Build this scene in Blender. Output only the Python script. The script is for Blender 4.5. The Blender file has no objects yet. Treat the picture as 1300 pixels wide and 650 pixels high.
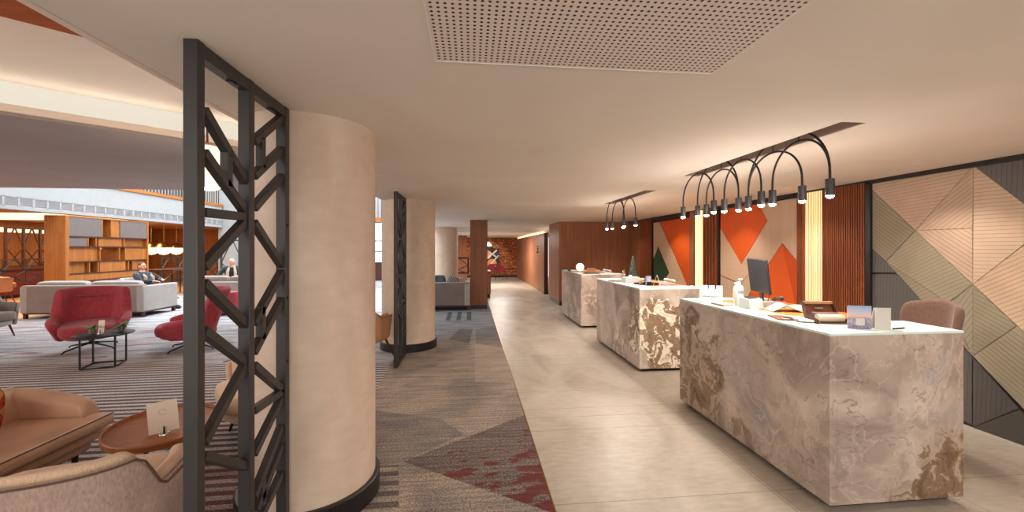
import bpy, bmesh, math, random
from mathutils import Vector, Matrix, Euler
R = math.radians
random.seed(7)
SC = bpy.context.scene
COL = SC.collection

# ------------------------------------------------------------------ camera geometry (1300 x 650)
FPX, CAMH, YAW, HY = 510.0, 1.62, R(5.8), 316.0
SN, CS = math.sin(YAW), math.cos(YAW)
def onX(x, y, X):            # photo point lying on the plane x = X
    u = (x - 650) / FPX; D = X / (SN + u * CS)
    return Vector((X, D * CS - u * D * SN, CAMH + (HY - y) / FPX * D))
def onZ(x, y, z):
    D = (z - CAMH) * FPX / (HY - y); l = (x - 650) / FPX * D
    return Vector((D * SN + l * CS, D * CS - l * SN, z))
def onY(x, y, Y):
    u = (x - 650) / FPX; D = Y / (CS - u * SN)
    return Vector((D * SN + u * D * CS, Y, CAMH + (HY - y) / FPX * D))

# ------------------------------------------------------------------ materials
def lin(h):
    h = h.lstrip('#'); v = [int(h[i:i+2], 16) / 255 for i in (0, 2, 4)]
    return tuple((c / 12.92 if c <= .04045 else ((c + .055) / 1.055) ** 2.4) for c in v) + (1,)

class NT:
    """tiny expression helper over a node tree"""
    def __init__(s, name, rough=.5, metal=0, spec=.5):
        s.m = bpy.data.materials.new(name); s.m.use_nodes = True
        s.t = s.m.node_tree; s.p = s.t.nodes['Principled BSDF']
        s.p.inputs['Roughness'].default_value = rough; s.p.inputs['Metallic'].default_value = metal
        s.p.inputs['Specular IOR Level'].default_value = spec
        s._pos = s._obj = None
    def n(s, typ, **kw):
        nd = s.t.nodes.new(typ)
        for k, v in kw.items(): setattr(nd, k, v)
        return nd
    def put(s, sock, v):
        if hasattr(v, 'is_output'): s.t.links.new(v, sock)
        elif isinstance(v, (tuple, list)) and len(v) == 3 and sock.type == 'RGBA': sock.default_value = (*v, 1)
        else: sock.default_value = v
    @property
    def pos(s):
        if s._pos is None: s._pos = s.n('ShaderNodeNewGeometry').outputs['Position']
        return s._pos
    @property
    def obj(s):
        if s._obj is None: s._obj = s.n('ShaderNodeTexCoord').outputs['Object']
        return s._obj
    def sep(s, v):
        nd = s.n('ShaderNodeSeparateXYZ'); s.put(nd.inputs[0], v); return nd.outputs[0], nd.outputs[1], nd.outputs[2]
    def ma(s, op, a, b=0., c=None, clamp=False):
        nd = s.n('ShaderNodeMath', operation=op, use_clamp=clamp); s.put(nd.inputs[0], a); s.put(nd.inputs[1], b)
        if c is not None: s.put(nd.inputs[2], c)
        return nd.outputs[0]
    def add(s, a, b): return s.ma('ADD', a, b)
    def sub(s, a, b): return s.ma('SUBTRACT', a, b)
    def mul(s, a, b): return s.ma('MULTIPLY', a, b)
    def lt(s, a, b): return s.ma('LESS_THAN', a, b)
    def gt(s, a, b): return s.ma('GREATER_THAN', a, b)
    def mn(s, a, b): return s.ma('MINIMUM', a, b)
    def mx(s, a, b): return s.ma('MAXIMUM', a, b)
    def fract(s, a): return s.ma('FRACT', a)
    def step(s, a, lo, hi):
        nd = s.n('ShaderNodeMapRange', interpolation_type='SMOOTHSTEP')
        s.put(nd.inputs[0], a); s.put(nd.inputs[1], lo); s.put(nd.inputs[2], hi); return nd.outputs[0]
    def scale(s, v, sc, loc=(0, 0, 0), rot=(0, 0, 0)):
        nd = s.n('ShaderNodeMapping'); s.put(nd.inputs[0], v); nd.inputs[1].default_value = loc
        nd.inputs[2].default_value = rot; nd.inputs[3].default_value = sc; return nd.outputs[0]
    def noise(s, v, sc=5., det=3., dist=0., rough=.5, col=False):
        nd = s.n('ShaderNodeTexNoise'); s.put(nd.inputs['Vector'], v); nd.inputs['Scale'].default_value = sc
        nd.inputs['Detail'].default_value = det; nd.inputs['Distortion'].default_value = dist; nd.inputs['Roughness'].default_value = rough
        return nd.outputs[1 if col else 0]
    def voro(s, v, sc=5., feat='F1', out=0):
        nd = s.n('ShaderNodeTexVoronoi', feature=feat); s.put(nd.inputs['Vector'], v); nd.inputs['Scale'].default_value = sc
        return nd.outputs[out]
    def vadd(s, a, b, k):
        nd = s.n('ShaderNodeVectorMath', operation='MULTIPLY_ADD'); s.put(nd.inputs[0], b); nd.inputs[1].default_value = (k, k, k); s.put(nd.inputs[2], a)
        return nd.outputs[0]
    def dot(s, v, d):
        nd = s.n('ShaderNodeVectorMath', operation='DOT_PRODUCT'); s.put(nd.inputs[0], v); nd.inputs[1].default_value = d; return nd.outputs[1]
    def dist(s, v, c):
        nd = s.n('ShaderNodeVectorMath', operation='DISTANCE'); s.put(nd.inputs[0], v); nd.inputs[1].default_value = c; return nd.outputs[1]
    def mix(s, f, a, b, mode='MIX'):
        nd = s.n('ShaderNodeMix', data_type='RGBA', blend_type=mode); s.put(nd.inputs[0], f); s.put(nd.inputs[6], a); s.put(nd.inputs[7], b); return nd.outputs[2]
    def ramp(s, f, stops):
        nd = s.n('ShaderNodeValToRGB'); s.put(nd.inputs[0], f); e = nd.color_ramp.elements
        while len(e) < len(stops): e.new(.5)
        for i, (p, c) in enumerate(stops): e[i].position = p; e[i].color = lin(c) if isinstance(c, str) else c
        return nd.outputs[0]
    def bump(s, h, st=.3, d=.01):
        nd = s.n('ShaderNodeBump'); s.put(nd.inputs['Height'], h); nd.inputs['Strength'].default_value = st; nd.inputs['Distance'].default_value = d
        s.t.links.new(nd.outputs[0], s.p.inputs['Normal'])
    def col(s, c): s.put(s.p.inputs['Base Color'], c); return s
    def emit(s, c, k): s.put(s.p.inputs['Emission Color'], c); s.put(s.p.inputs['Emission Strength'], k); return s

def plain(name, c, rough=.5, metal=0, var=.12, sc=6., fine=0., spec=.5):
    a = NT(name, rough, metal, spec)
    n = a.noise(a.obj, sc, 4)
    dk = tuple(x * (1 - var) for x in lin(c)[:3]) + (1,); lt = tuple(min(1, x * (1 + var)) for x in lin(c)[:3]) + (1,)
    a.col(a.ramp(n, [(.3, dk), (.7, lt)]))
    if fine: a.bump(a.noise(a.obj, fine, 2), .25, .004)
    return a.m
def fabric(name, c, var=.14, sc=140., rough=.9, sheen=.25):
    a = NT(name, rough, 0, .2)
    w = a.noise(a.scale(a.obj, (1, 1, .25)), sc, 2); b = a.noise(a.obj, 3.5, 3)
    f = a.add(a.mul(w, .65), a.mul(b, .35))
    dk = tuple(x * (1 - var * 1.6) for x in lin(c)[:3]) + (1,); lt = tuple(min(1, x * (1 + var * 1.6)) for x in lin(c)[:3]) + (1,)
    a.col(a.ramp(f, [(.33, dk), (.67, lt)])); a.bump(w, .25, .003)
    a.p.inputs['Sheen Weight'].default_value = sheen
    return a.m
def wood(name, c1, c2, sc=1., axis=2, rough=.45, seam=None):
    a = NT(name, rough, 0, .4)
    s = [26 * sc] * 3; s[axis] = 1.1 * sc
    g = a.noise(a.scale(a.obj, s), 1., 5, .6); b = a.noise(a.obj, 1.3, 3)
    f = a.add(a.mul(g, .7), a.mul(b, .3))
    c = a.ramp(f, [(.3, c1), (.7, c2)])
    if seam:   # veneer joints
        ax, pitch = seam; q = a.sep(a.obj)[ax]
        m = a.lt(a.fract(a.ma('DIVIDE', q, pitch)), .006 / pitch)
        c = a.mix(a.mul(m, .7), c, lin('#1c0c06'))
    a.col(c); a.bump(g, .08, .003)
    return a.m
def glow(name, c, k):
    a = NT(name, .4); a.col(lin(c)); a.emit(lin(c), k); return a.m
def grooved(name, c, d, pitch=.034, rough=.6, var=.07, w=.13):
    """panel with routed parallel grooves; d = (y, z) direction across the grooves"""
    a = NT(name, rough); L = math.hypot(*d)
    q = a.fract(a.ma('DIVIDE', a.dot(a.pos, (0, d[0] / L, d[1] / L)), pitch))
    g = a.ma('ABSOLUTE', a.sub(q, .5))                    # 0 at the groove
    m = a.sub(1, a.step(g, w * .35, w * .6))
    n = a.noise(a.scale(a.pos, (3, 3, 3)), 2, 4)
    dk = tuple(x * (1 - var) for x in lin(c)[:3]) + (1,); lt = tuple(min(1, x * (1 + var)) for x in lin(c)[:3]) + (1,)
    base = a.ramp(n, [(.3, dk), (.7, lt)])
    a.col(a.mix(a.mul(m, .55), base, tuple(x * .25 for x in lin(c)[:3]) + (1,)))
    a.bump(a.sub(1, m), .5, .006)
    return a.m

M = {}
def mats():
    a = NT('ceiling_paint', .85, 0, .2); n = a.noise(a.pos, .9, 4, .5)
    a.col(a.ramp(n, [(.3, '#e0d5c7'), (.7, '#e8ded1')])); M['ceiling'] = a.m
    # perforated acoustic board
    a = NT('perforated_board', .85, 0, .2); x, y, z = a.sep(a.pos); P = .0235
    fx = a.sub(a.fract(a.ma('DIVIDE', x, P)), .5); fy = a.sub(a.fract(a.ma('DIVIDE', y, P)), .5)
    d = a.ma('SQRT', a.add(a.mul(fx, fx), a.mul(fy, fy)))
    a.col(a.mix(a.step(d, .2, .27), lin('#463a34'), lin('#e3d5c9'))); M['perf'] = a.m
    M['vent_grey'] = plain('pale_grey_louvre', '#a8a8aa', .5, var=.03)
    M['recess'] = plain('brown_recess_paint', '#a89486', .5, var=.05)
    M['plain_white'] = plain('white_plaster', '#e6e4e0', .8, var=.03)
    M['upper'] = plain('cream_ceiling_paint', '#ead8c6', .85, var=.04, sc=1.5)
    M['atrium'] = plain('pale_grey_plaster', '#9c9e9f', .85, var=.03)
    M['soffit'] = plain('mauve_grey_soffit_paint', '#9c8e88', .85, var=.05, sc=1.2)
    a = NT('polished_plaster', .55, 0, .35); n1 = a.noise(a.scale(a.pos, (1, 1, .6)), 3, 6, .8); n2 = a.noise(a.scale(a.pos, (2, 2, 4)), 4, 4, .3)
    a.col(a.ramp(a.add(a.mul(n1, .65), a.mul(n2, .35)), [(.3, '#bfa894'), (.52, '#ccb6a3'), (.7, '#d6c3b1')])); a.bump(n2, .06, .004); M['plaster'] = a.m
    M['steel'] = plain('dark_bronze_steel', '#3c3938', .42, .35, var=.15, sc=3)
    M['black'] = plain('black_metal', '#17171a', .4, .3)
    M['blackbase'] = plain('black_skirting', '#1e1a1a', .35)
    M['chrome'] = plain('polished_chrome', '#d0d0d0', .15, 1)
    M['brass'] = plain('brass', '#b08a4a', .3, 1)
    M['orange_wood'] = wood('honey_oak_veneer', '#8e5220', '#b87334')
    M['orange_wood_y'] = wood('honey_oak_veneer_horizontal', '#8e5220', '#b87334', axis=1)
    M['cherry'] = wood('cherry_veneer', '#834c30', '#a66c48', seam=(0, 1.15))
    M['cherry_y'] = wood('cherry_veneer_side', '#855033', '#a8704e', seam=(1, .62))
    M['walnut_col'] = wood('walnut_veneer', '#6a3c22', '#8e5632', sc=1.3)
    M['dark_wood'] = wood('dark_walnut', '#3a1c12', '#54291a')
    M['flute_wood'] = wood('fluted_mahogany', '#70361a', '#944e28', sc=1.4)
    M['flute_pale'] = wood('fluted_pale_oak', '#c9a572', '#e0c294', sc=1.4)
    M['table_wood'] = wood('walnut_table_top', '#7d4624', '#a86a3c', axis=1)
    M['desk_wood'] = wood('oak_worktop', '#a55a20', '#c87836', axis=1)
    M['bar_floor'] = wood('oak_floorboards', '#a9774a', '#c6986a', axis=0, sc=.6)
    M['leg_wood'] = wood('brown_wood_leg', '#5b2f1a', '#7b4629')
    M['white'] = plain('white_acrylic', '#d2d5d2', .35, var=.02)
    M['solid_surface'] = plain('white_solid_surface', '#d9ece7', .25, var=.01)
    M['paper'] = plain('white_card', '#d3cec5', .7, var=.02)
    M['cream_card'] = plain('cream_card', '#d9c9b6', .7, var=.03)
    M['grey_plastic'] = plain('grey_plastic', '#8a8a8c', .45)
    M['black_plastic'] = plain('black_plastic', '#1a1b1f', .4)
    M['red'] = fabric('crimson_velvet', '#9c3a42', .14, 60, .8, .12)
    M['red_in'] = fabric('crimson_velvet_inner', '#97363e', .14, 60, .8, .12)
    M['taupe'] = fabric('taupe_weave', '#a68d7f')
    M['tan'] = fabric('sand_weave', '#cdae92', .1)
    M['grey_fab'] = fabric('grey_upholstery', '#7d746f')
    M['pale_grey_fab'] = fabric('pale_grey_upholstery', '#a39e9a', .1)
    M['mauve_fab'] = fabric('mauve_grey_upholstery', '#8c7c76')
    M['leather'] = plain('tan_leather', '#a97a55', .45, var=.12, fine=90)
    M['leather2'] = plain('light_brown_leather', '#bb9578', .42, var=.1, fine=90)
    M['brown_fab'] = fabric('brown_wool', '#664c40')
    M['piping'] = plain('dark_piping', '#5a4538', .7)
    M['navy'] = fabric('denim_blue', '#3a4654', .15)
    M['charcoal'] = fabric('charcoal_wool', '#2b2f35', .2)
    M['scarf'] = fabric('beige_scarf', '#b09a88', .25, 40)
    M['throw'] = fabric('blue_grey_throw', '#56606a', .4, 25)
    M['skin'] = plain('skin', '#d49a80', .55, var=.06)
    M['hair'] = plain('reddish_brown_hair', '#6a3a24', .6, var=.25, sc=40)
    M['grey_hair'] = plain('cropped_grey_hair', '#b8a79c', .7, var=.2, sc=60)
    M['eye'] = plain('dark_eye', '#20140f', .3)
    M['leaf'] = plain('green_leaf', '#4f8a45', .5, var=.35, sc=30)
    M['fir'] = plain('dark_green_fir', '#1d2c24', .7, var=.3, sc=60)
    M['terracotta'] = plain('terracotta', '#8a4a32', .7)
    a = NT('clear_glass', .05); a.p.inputs['Transmission Weight'].default_value = .9; a.col((.95, .97, .97, 1)); a.p.inputs['Alpha'].default_value = .45; M['glass'] = a.m
    # hand-knotted pillow
    a = NT('red_ikat', .9, 0, .2); n = a.voro(a.scale(a.obj, (9, 9, 9)), 1, 'F1', 1); n2 = a.noise(a.obj, 14, 2, 1)
    a.col(a.ramp(n2, [(.36, '#8e2318'), (.46, '#a83c22'), (.52, '#3b2a26'), (.58, '#c08a4a'), (.66, '#a5281c')])); M['ikat'] = a.m
    a = NT('striped_cushion', .9, 0, .2); q = a.fract(a.mul(a.dot(a.obj, (.7, 0, .7)), 22)); a.col(a.mix(a.gt(q, .5), lin('#565860'), lin('#96928e'))); M['stripe'] = a.m
    # brick
    a = NT('red_brick', .85, 0, .2); nd = a.n('ShaderNodeTexBrick'); a.put(nd.inputs['Vector'], a.scale(a.pos, (1, 1, 1), rot=(R(90), 0, 0)))
    nd.inputs['Color1'].default_value = lin('#8a452a'); nd.inputs['Color2'].default_value = lin('#a8623c'); nd.inputs['Mortar'].default_value = lin('#4e2412')
    nd.inputs['Scale'].default_value = 1; nd.inputs['Brick Width'].default_value = .24; nd.inputs['Row Height'].default_value = .085; nd.inputs['Mortar Size'].default_value = .012
    n = a.noise(a.pos, 9, 3); a.col(a.mix(a.step(n, .45, .7), nd.outputs[0], lin('#bd7c50'))); M['brick'] = a.m
    # stone floor tiles with irregular cross joints
    a = NT('limestone_tile', .38, 0, .35); x, y, z = a.sep(a.pos)
    t = a.fract(a.ma('DIVIDE', y, 2.0)); jm = None
    for q in (.25, .765, .9, .002):
        k = a.lt(a.ma('ABSOLUTE', a.sub(t, q)), .0016); jm = k if jm is None else a.mx(jm, k)
    for q in (2.0, 2.03, 3.18, 3.95):
        jm = a.mx(jm, a.lt(a.ma('ABSOLUTE', a.sub(x, q)), .003))
    n1 = a.noise(a.scale(a.pos, (1, .55, 1)), 1.4, 6, 1.2); n2 = a.noise(a.scale(a.pos, (4, 14, 4)), 2, 4)
    c = a.ramp(a.add(a.mul(n1, .7), a.mul(n2, .3)), [(.32, '#958a7c'), (.5, '#aba193'), (.68, '#bcb3a6')])
    a.col(a.mix(a.mul(jm, .55), c, lin('#4f4234'))); M['tile'] = a.m
    carpet()
    # city at dusk print
    a = NT('city_print', .5); x, y, z = a.sep(a.obj)
    c = a.ramp(a.ma('DIVIDE', z, .16), [(0, '#8d93b0'), (.42, '#9d93ae'), (.5, '#e9b79a'), (.62, '#c9c3cc'), (1, '#7aa0cc')])
    b = a.ramp(a.sep(a.voro(a.scale(a.obj, (90, 90, 160)), 1, 'F1', 1))[0], [(0, '#5c5878'), (.4, '#8d86a4'), (.7, '#b9a4b0'), (1, '#e0cdb8')]); hs = a.noise(a.scale(a.obj, (55, 55, 0)), 1, 1)
    sky = a.gt(z, a.add(.035, a.mul(hs, .06)))
    c2 = a.mix(.25, b, lin('#77708e')); a.col(a.mix(sky, c2, c)); M['city'] = a.m
    a = NT('blue_print', .5); n = a.noise(a.obj, 30, 2); a.col(a.ramp(n, [(.4, '#6f8fc0'), (.5, '#c9d6ea'), (.6, '#a98fc8')])); M['leaflet'] = a.m
    a = NT('daylit_window', .3); n = a.noise(a.pos, .8, 2); a.col(lin('#dfeaf2')); a.emit(a.ramp(n, [(.3, '#cfe3ee'), (.7, '#f2f7fa')]), 1.3); M['window'] = a.m
    M['cove'] = glow('cove_light', '#fff6e2', .62); M['cove'].node_tree.nodes['Principled BSDF'].inputs['Base Color'].default_value = (.12, .12, .11, 1)
    M['cove2'] = glow('warm_cove_light', '#ffe2b0', 1.6)
    M['led'] = glow('led_strip', '#ffe6bd', 5)
    M['bulb'] = glow('pendant_bulb', '#fff0d8', 60)
    M['globe'] = glow('opal_globe', '#fff2dc', 1.0)
    M['lantern'] = glow('opal_lantern', '#fff3de', .8)
    M['spot'] = glow('downlight_lens', '#fff0dc', 3)
    M['backlit'] = glow('backlit_reveal', '#ffdf9c', 1.1)

def halfplane(a, x, y, p, q):
    """1 on the left of the line p->q"""
    dx, dy = q[0] - p[0], q[1] - p[1]
    e = a.sub(a.mul(a.sub(y, p[1]), dx), a.mul(a.sub(x, p[0]), dy)); return a.gt(e, 0)
def poly_mask(a, x, y, pts):
    m = None
    for i in range(len(pts)):
        h = halfplane(a, x, y, pts[i], pts[(i + 1) % len(pts)]); m = h if m is None else a.mul(m, h)
    return m

def carpet():
    a = NT('patterned_carpet', .95, 0, .1); x, y, z = a.sep(a.pos)
    fine = a.noise(a.pos, 75, 3); streak = a.noise(a.scale(a.pos, (1.1, 9, 1)), 1.6, 5, .6); big = a.noise(a.pos, .8, 4, .4)
    # corridor runner: warm taupe with thin cross lines
    bl = a.noise(a.scale(a.pos, (1, .8, 1)), 1.5, 7, 1.0, .6)
    base = a.ramp(a.add(a.mul(streak, .45), a.mul(bl, .55)), [(.34, '#7d7673'), (.46, '#93887f'), (.54, '#a6988a'), (.66, '#b6a797')])
    lines = a.gt(a.fract(a.ma('DIVIDE', y, .055)), .62)
    base = a.mix(a.mul(lines, .2), base, lin('#544c4b'))
    pale = poly_mask(a, x, y, [(p.x, p.y) for p in [onZ(*q, 0) for q in ((603, 486), (656, 478), (644, 442), (603, 436))]])
    base = a.mix(a.mul(pale, .3), base, lin('#c4b2a2'))
    dk = poly_mask(a, x, y, [(p.x, p.y) for p in [onZ(*q, 0) for q in ((512, 586), (588, 551), (560, 532), (470, 520), (440, 600))]])
    base = a.mix(a.mul(dk, .4), base, lin('#5d5a5e'))
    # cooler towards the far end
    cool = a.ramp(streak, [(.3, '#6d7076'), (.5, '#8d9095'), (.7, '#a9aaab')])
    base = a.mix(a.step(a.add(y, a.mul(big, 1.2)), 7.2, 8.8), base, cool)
    # the large facet with red blotches
    P = [onZ(*q, 0) for q in ((512, 586), (706, 680), (720, 650), (671, 525))]
    fm = poly_mask(a, x, y, [(P[0].x, P[0].y), (P[1].x + .3, P[1].y), (P[2].x + .3, P[2].y), (P[3].x, P[3].y)])
    grey = a.ramp(a.add(a.mul(fine, .5), a.mul(streak, .5)), [(.35, '#625955'), (.65, '#897e77')])
    blot = a.noise(a.scale(a.pos, (1.6, 3.6, 1)), 3.0, 7, .5, .62)
    grad = a.mul(a.sub(3.3, y), .13)
    red = a.step(a.add(blot, a.add(a.mul(x, .13), grad)), .57, .64)
    grey = a.mix(a.mul(lines, .3), grey, lin('#5b3a36'))
    red = a.mul(red, a.step(fine, .3, .55)); facet = a.mix(a.mul(red, .85), grey, lin('#6e1c1b'))
    base = a.mix(fm, base, facet)
    # pale facet further on and a dark one beyond
    P = [onZ(*q, 0) for q in ((570, 431), (596, 436), (600, 418), (583, 418))]
    base = a.mix(a.mul(poly_mask(a, x, y, [(p.x, p.y) for p in P]), .55), base, lin('#4c4c52'))
    P = [onZ(*q, 0) for q in ((604, 436), (644, 442), (634, 412), (604, 418))]
    base = a.mix(a.mul(poly_mask(a, x, y, [(p.x, p.y) for p in P]), .35), base, lin('#55555a'))
    dash = a.mul(a.mul(a.gt(x, -.62), a.lt(x, .05)), a.mul(a.gt(y, 9.2), a.lt(y, 10.4)))
    base = a.mix(a.mul(a.mul(dash, a.gt(a.fract(a.ma('DIVIDE', x, .24)), .58)), .75), base, lin('#3c3d42'))
    # short dark dashes beside the round pillar
    dm = a.mul(a.mul(a.gt(a.sub(x, a.mul(a.sub(y, 2.8), -.18)), -.70), a.lt(a.sub(x, a.mul(a.sub(y, 2.8), -.18)), -.49)), a.lt(y, 3.08))
    dd = a.gt(a.fract(a.ma('DIVIDE', y, .12)), .5)
    base = a.mix(a.mul(a.mul(dm, dd), .7), base, lin('#453c41'))
    # lounge: dark and light weave lines across, brushed blue-grey beyond
    st = a.gt(a.fract(a.ma('DIVIDE', a.add(y, a.mul(x, -.02)), .10)), .5)
    lt = a.ramp(streak, [(.3, '#b8b2b2'), (.7, '#dcd6d3')])
    lounge = a.mix(a.mul(st, .92), lt, lin('#5a5259'))
    warm = a.ramp(a.noise(a.scale(a.pos, (.8, 5, 1)), 2.2, 5, .4), [(.42, '#8e8580'), (.55, '#9a6048'), (.66, '#8a4a44')])
    lounge = a.mix(a.mul(a.step(a.dist(a.pos, (-1.35, 2.3, 0)), 1.5, .6), .55), lounge, a.mix(a.mul(st, .5), warm, lin('#54383a')))
    brushed = a.ramp(a.noise(a.scale(a.pos, (.5, 3.2, 1), rot=(0, 0, R(-12))), 1.5, 5, .5), [(.3, '#82868f'), (.44, '#b0b2b8'), (.57, '#d2d2d4'), (.66, '#a07c80'), (.72, '#aaabb2')])
    edge = a.add(a.mul(x, .10), y)
    lounge = a.mix(a.step(edge, 5.6, 5.8), lounge, brushed)
    tan = a.mul(a.step(a.dist(a.scale(a.pos, (.55, 1, 1)), (-5.2 * .55, 6.1, 0)), 1.1, .2), .5)
    lounge = a.mix(tan, lounge, a.mix(a.mul(st, .6), lin('#a98e76'), lin('#5e4c48')))
    side = a.lt(a.add(x, a.mul(y, .03)), -.95)
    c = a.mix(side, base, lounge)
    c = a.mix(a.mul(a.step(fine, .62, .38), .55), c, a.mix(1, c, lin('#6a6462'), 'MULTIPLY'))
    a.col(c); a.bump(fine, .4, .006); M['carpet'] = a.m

def marble(name, patches, seed, k=1.):
    """polished breccia marble; patches = [(centre in object space, radius, strength)] of broken brown and cream stone"""
    a = NT(name, .3, 0, .4); o = a.scale(a.obj, (1, 1, 1), loc=(seed, seed * 1.7, -seed))
    wv = a.noise(o, 1.2, 5, 1.0, col=True); w = a.vadd(o, wv, .9)
    n1 = a.noise(w, 1.5, 6, .8)
    c = a.ramp(n1, [(.26, '#75635a'), (.40, '#9a897e'), (.52, '#b4a497'), (.66, '#cfc1b4'), (.8, '#917f75')])
    # faint blue-grey clouds and pale threads
    c = a.mix(a.mul(a.step(a.noise(w, 2.2, 3), .58, .74), .45), c, lin('#8e8f98'))
    v1 = a.ma('ABSOLUTE', a.sub(a.noise(a.scale(w, (1, 1, .6), rot=(.5, .3, .2)), 1.7, 4, 1.4), .5))
    c = a.mix(a.mul(a.sub(1, a.step(v1, .0, .014)), .38), c, lin('#d8c8b6'))
    v2 = a.voro(a.scale(w, (1, 1, .55), rot=(.2, .7, .3)), 2.4, 'DISTANCE_TO_EDGE')
    c = a.mix(a.mul(a.sub(1, a.step(v2, .0, .018)), .32), c, lin('#d9c6b4'))
    v3 = a.ma('ABSOLUTE', a.sub(a.noise(a.scale(w, (.7, .7, 1.3)), 3.6, 5, .8), .47))
    c = a.mix(a.mul(a.sub(1, a.step(v3, .0, .010)), .5), c, lin('#5b4438'))
    # breccia
    jag = a.noise(o, 4.2, 6, .5); mask = None
    for (p, rad, st) in patches:
        d = a.dist(a.obj, p); f = a.sub(1, a.ma('DIVIDE', d, rad)); f = a.mul(a.step(a.add(f, a.mul(a.sub(jag, .5), 1.5)), .12, .2), st)
        mask = f if mask is None else a.mx(mask, f)
    if mask is not None:
        nb = a.noise(a.vadd(o, a.noise(o, 3, 3, .6, col=True), .5), 4.4, 8, 1.1, .66)
        bc = a.ramp(nb, [(.30, '#57432f'), (.40, '#83684f'), (.47, '#a38a70'), (.50, '#4a3728'), (.52, '#c9b69d'), (.56, '#efe5d4'), (.68, '#cbb9a3'), (.74, '#6d5340')])
        bc = a.mix(a.mul(a.sub(1, a.step(a.ma('ABSOLUTE', a.sub(nb, .445)), .002, .012)), .6), bc, lin('#3b2a1f'))
        nb2 = a.noise(o, 11, 7, 1.2, .65)
        bc = a.mix(a.mul(a.step(nb2, .60, .66), .7), bc, lin('#4b3627'))
        if k < 1: bc = a.mix(1 - k, bc, a.ramp(nb, [(.35, '#3f2f23'), (.46, '#7d654f'), (.52, '#8d735b'), (.62, '#6a523e')]))
        c = a.mix(mask, c, bc)
    a.col(c)
    return a.m

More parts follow.
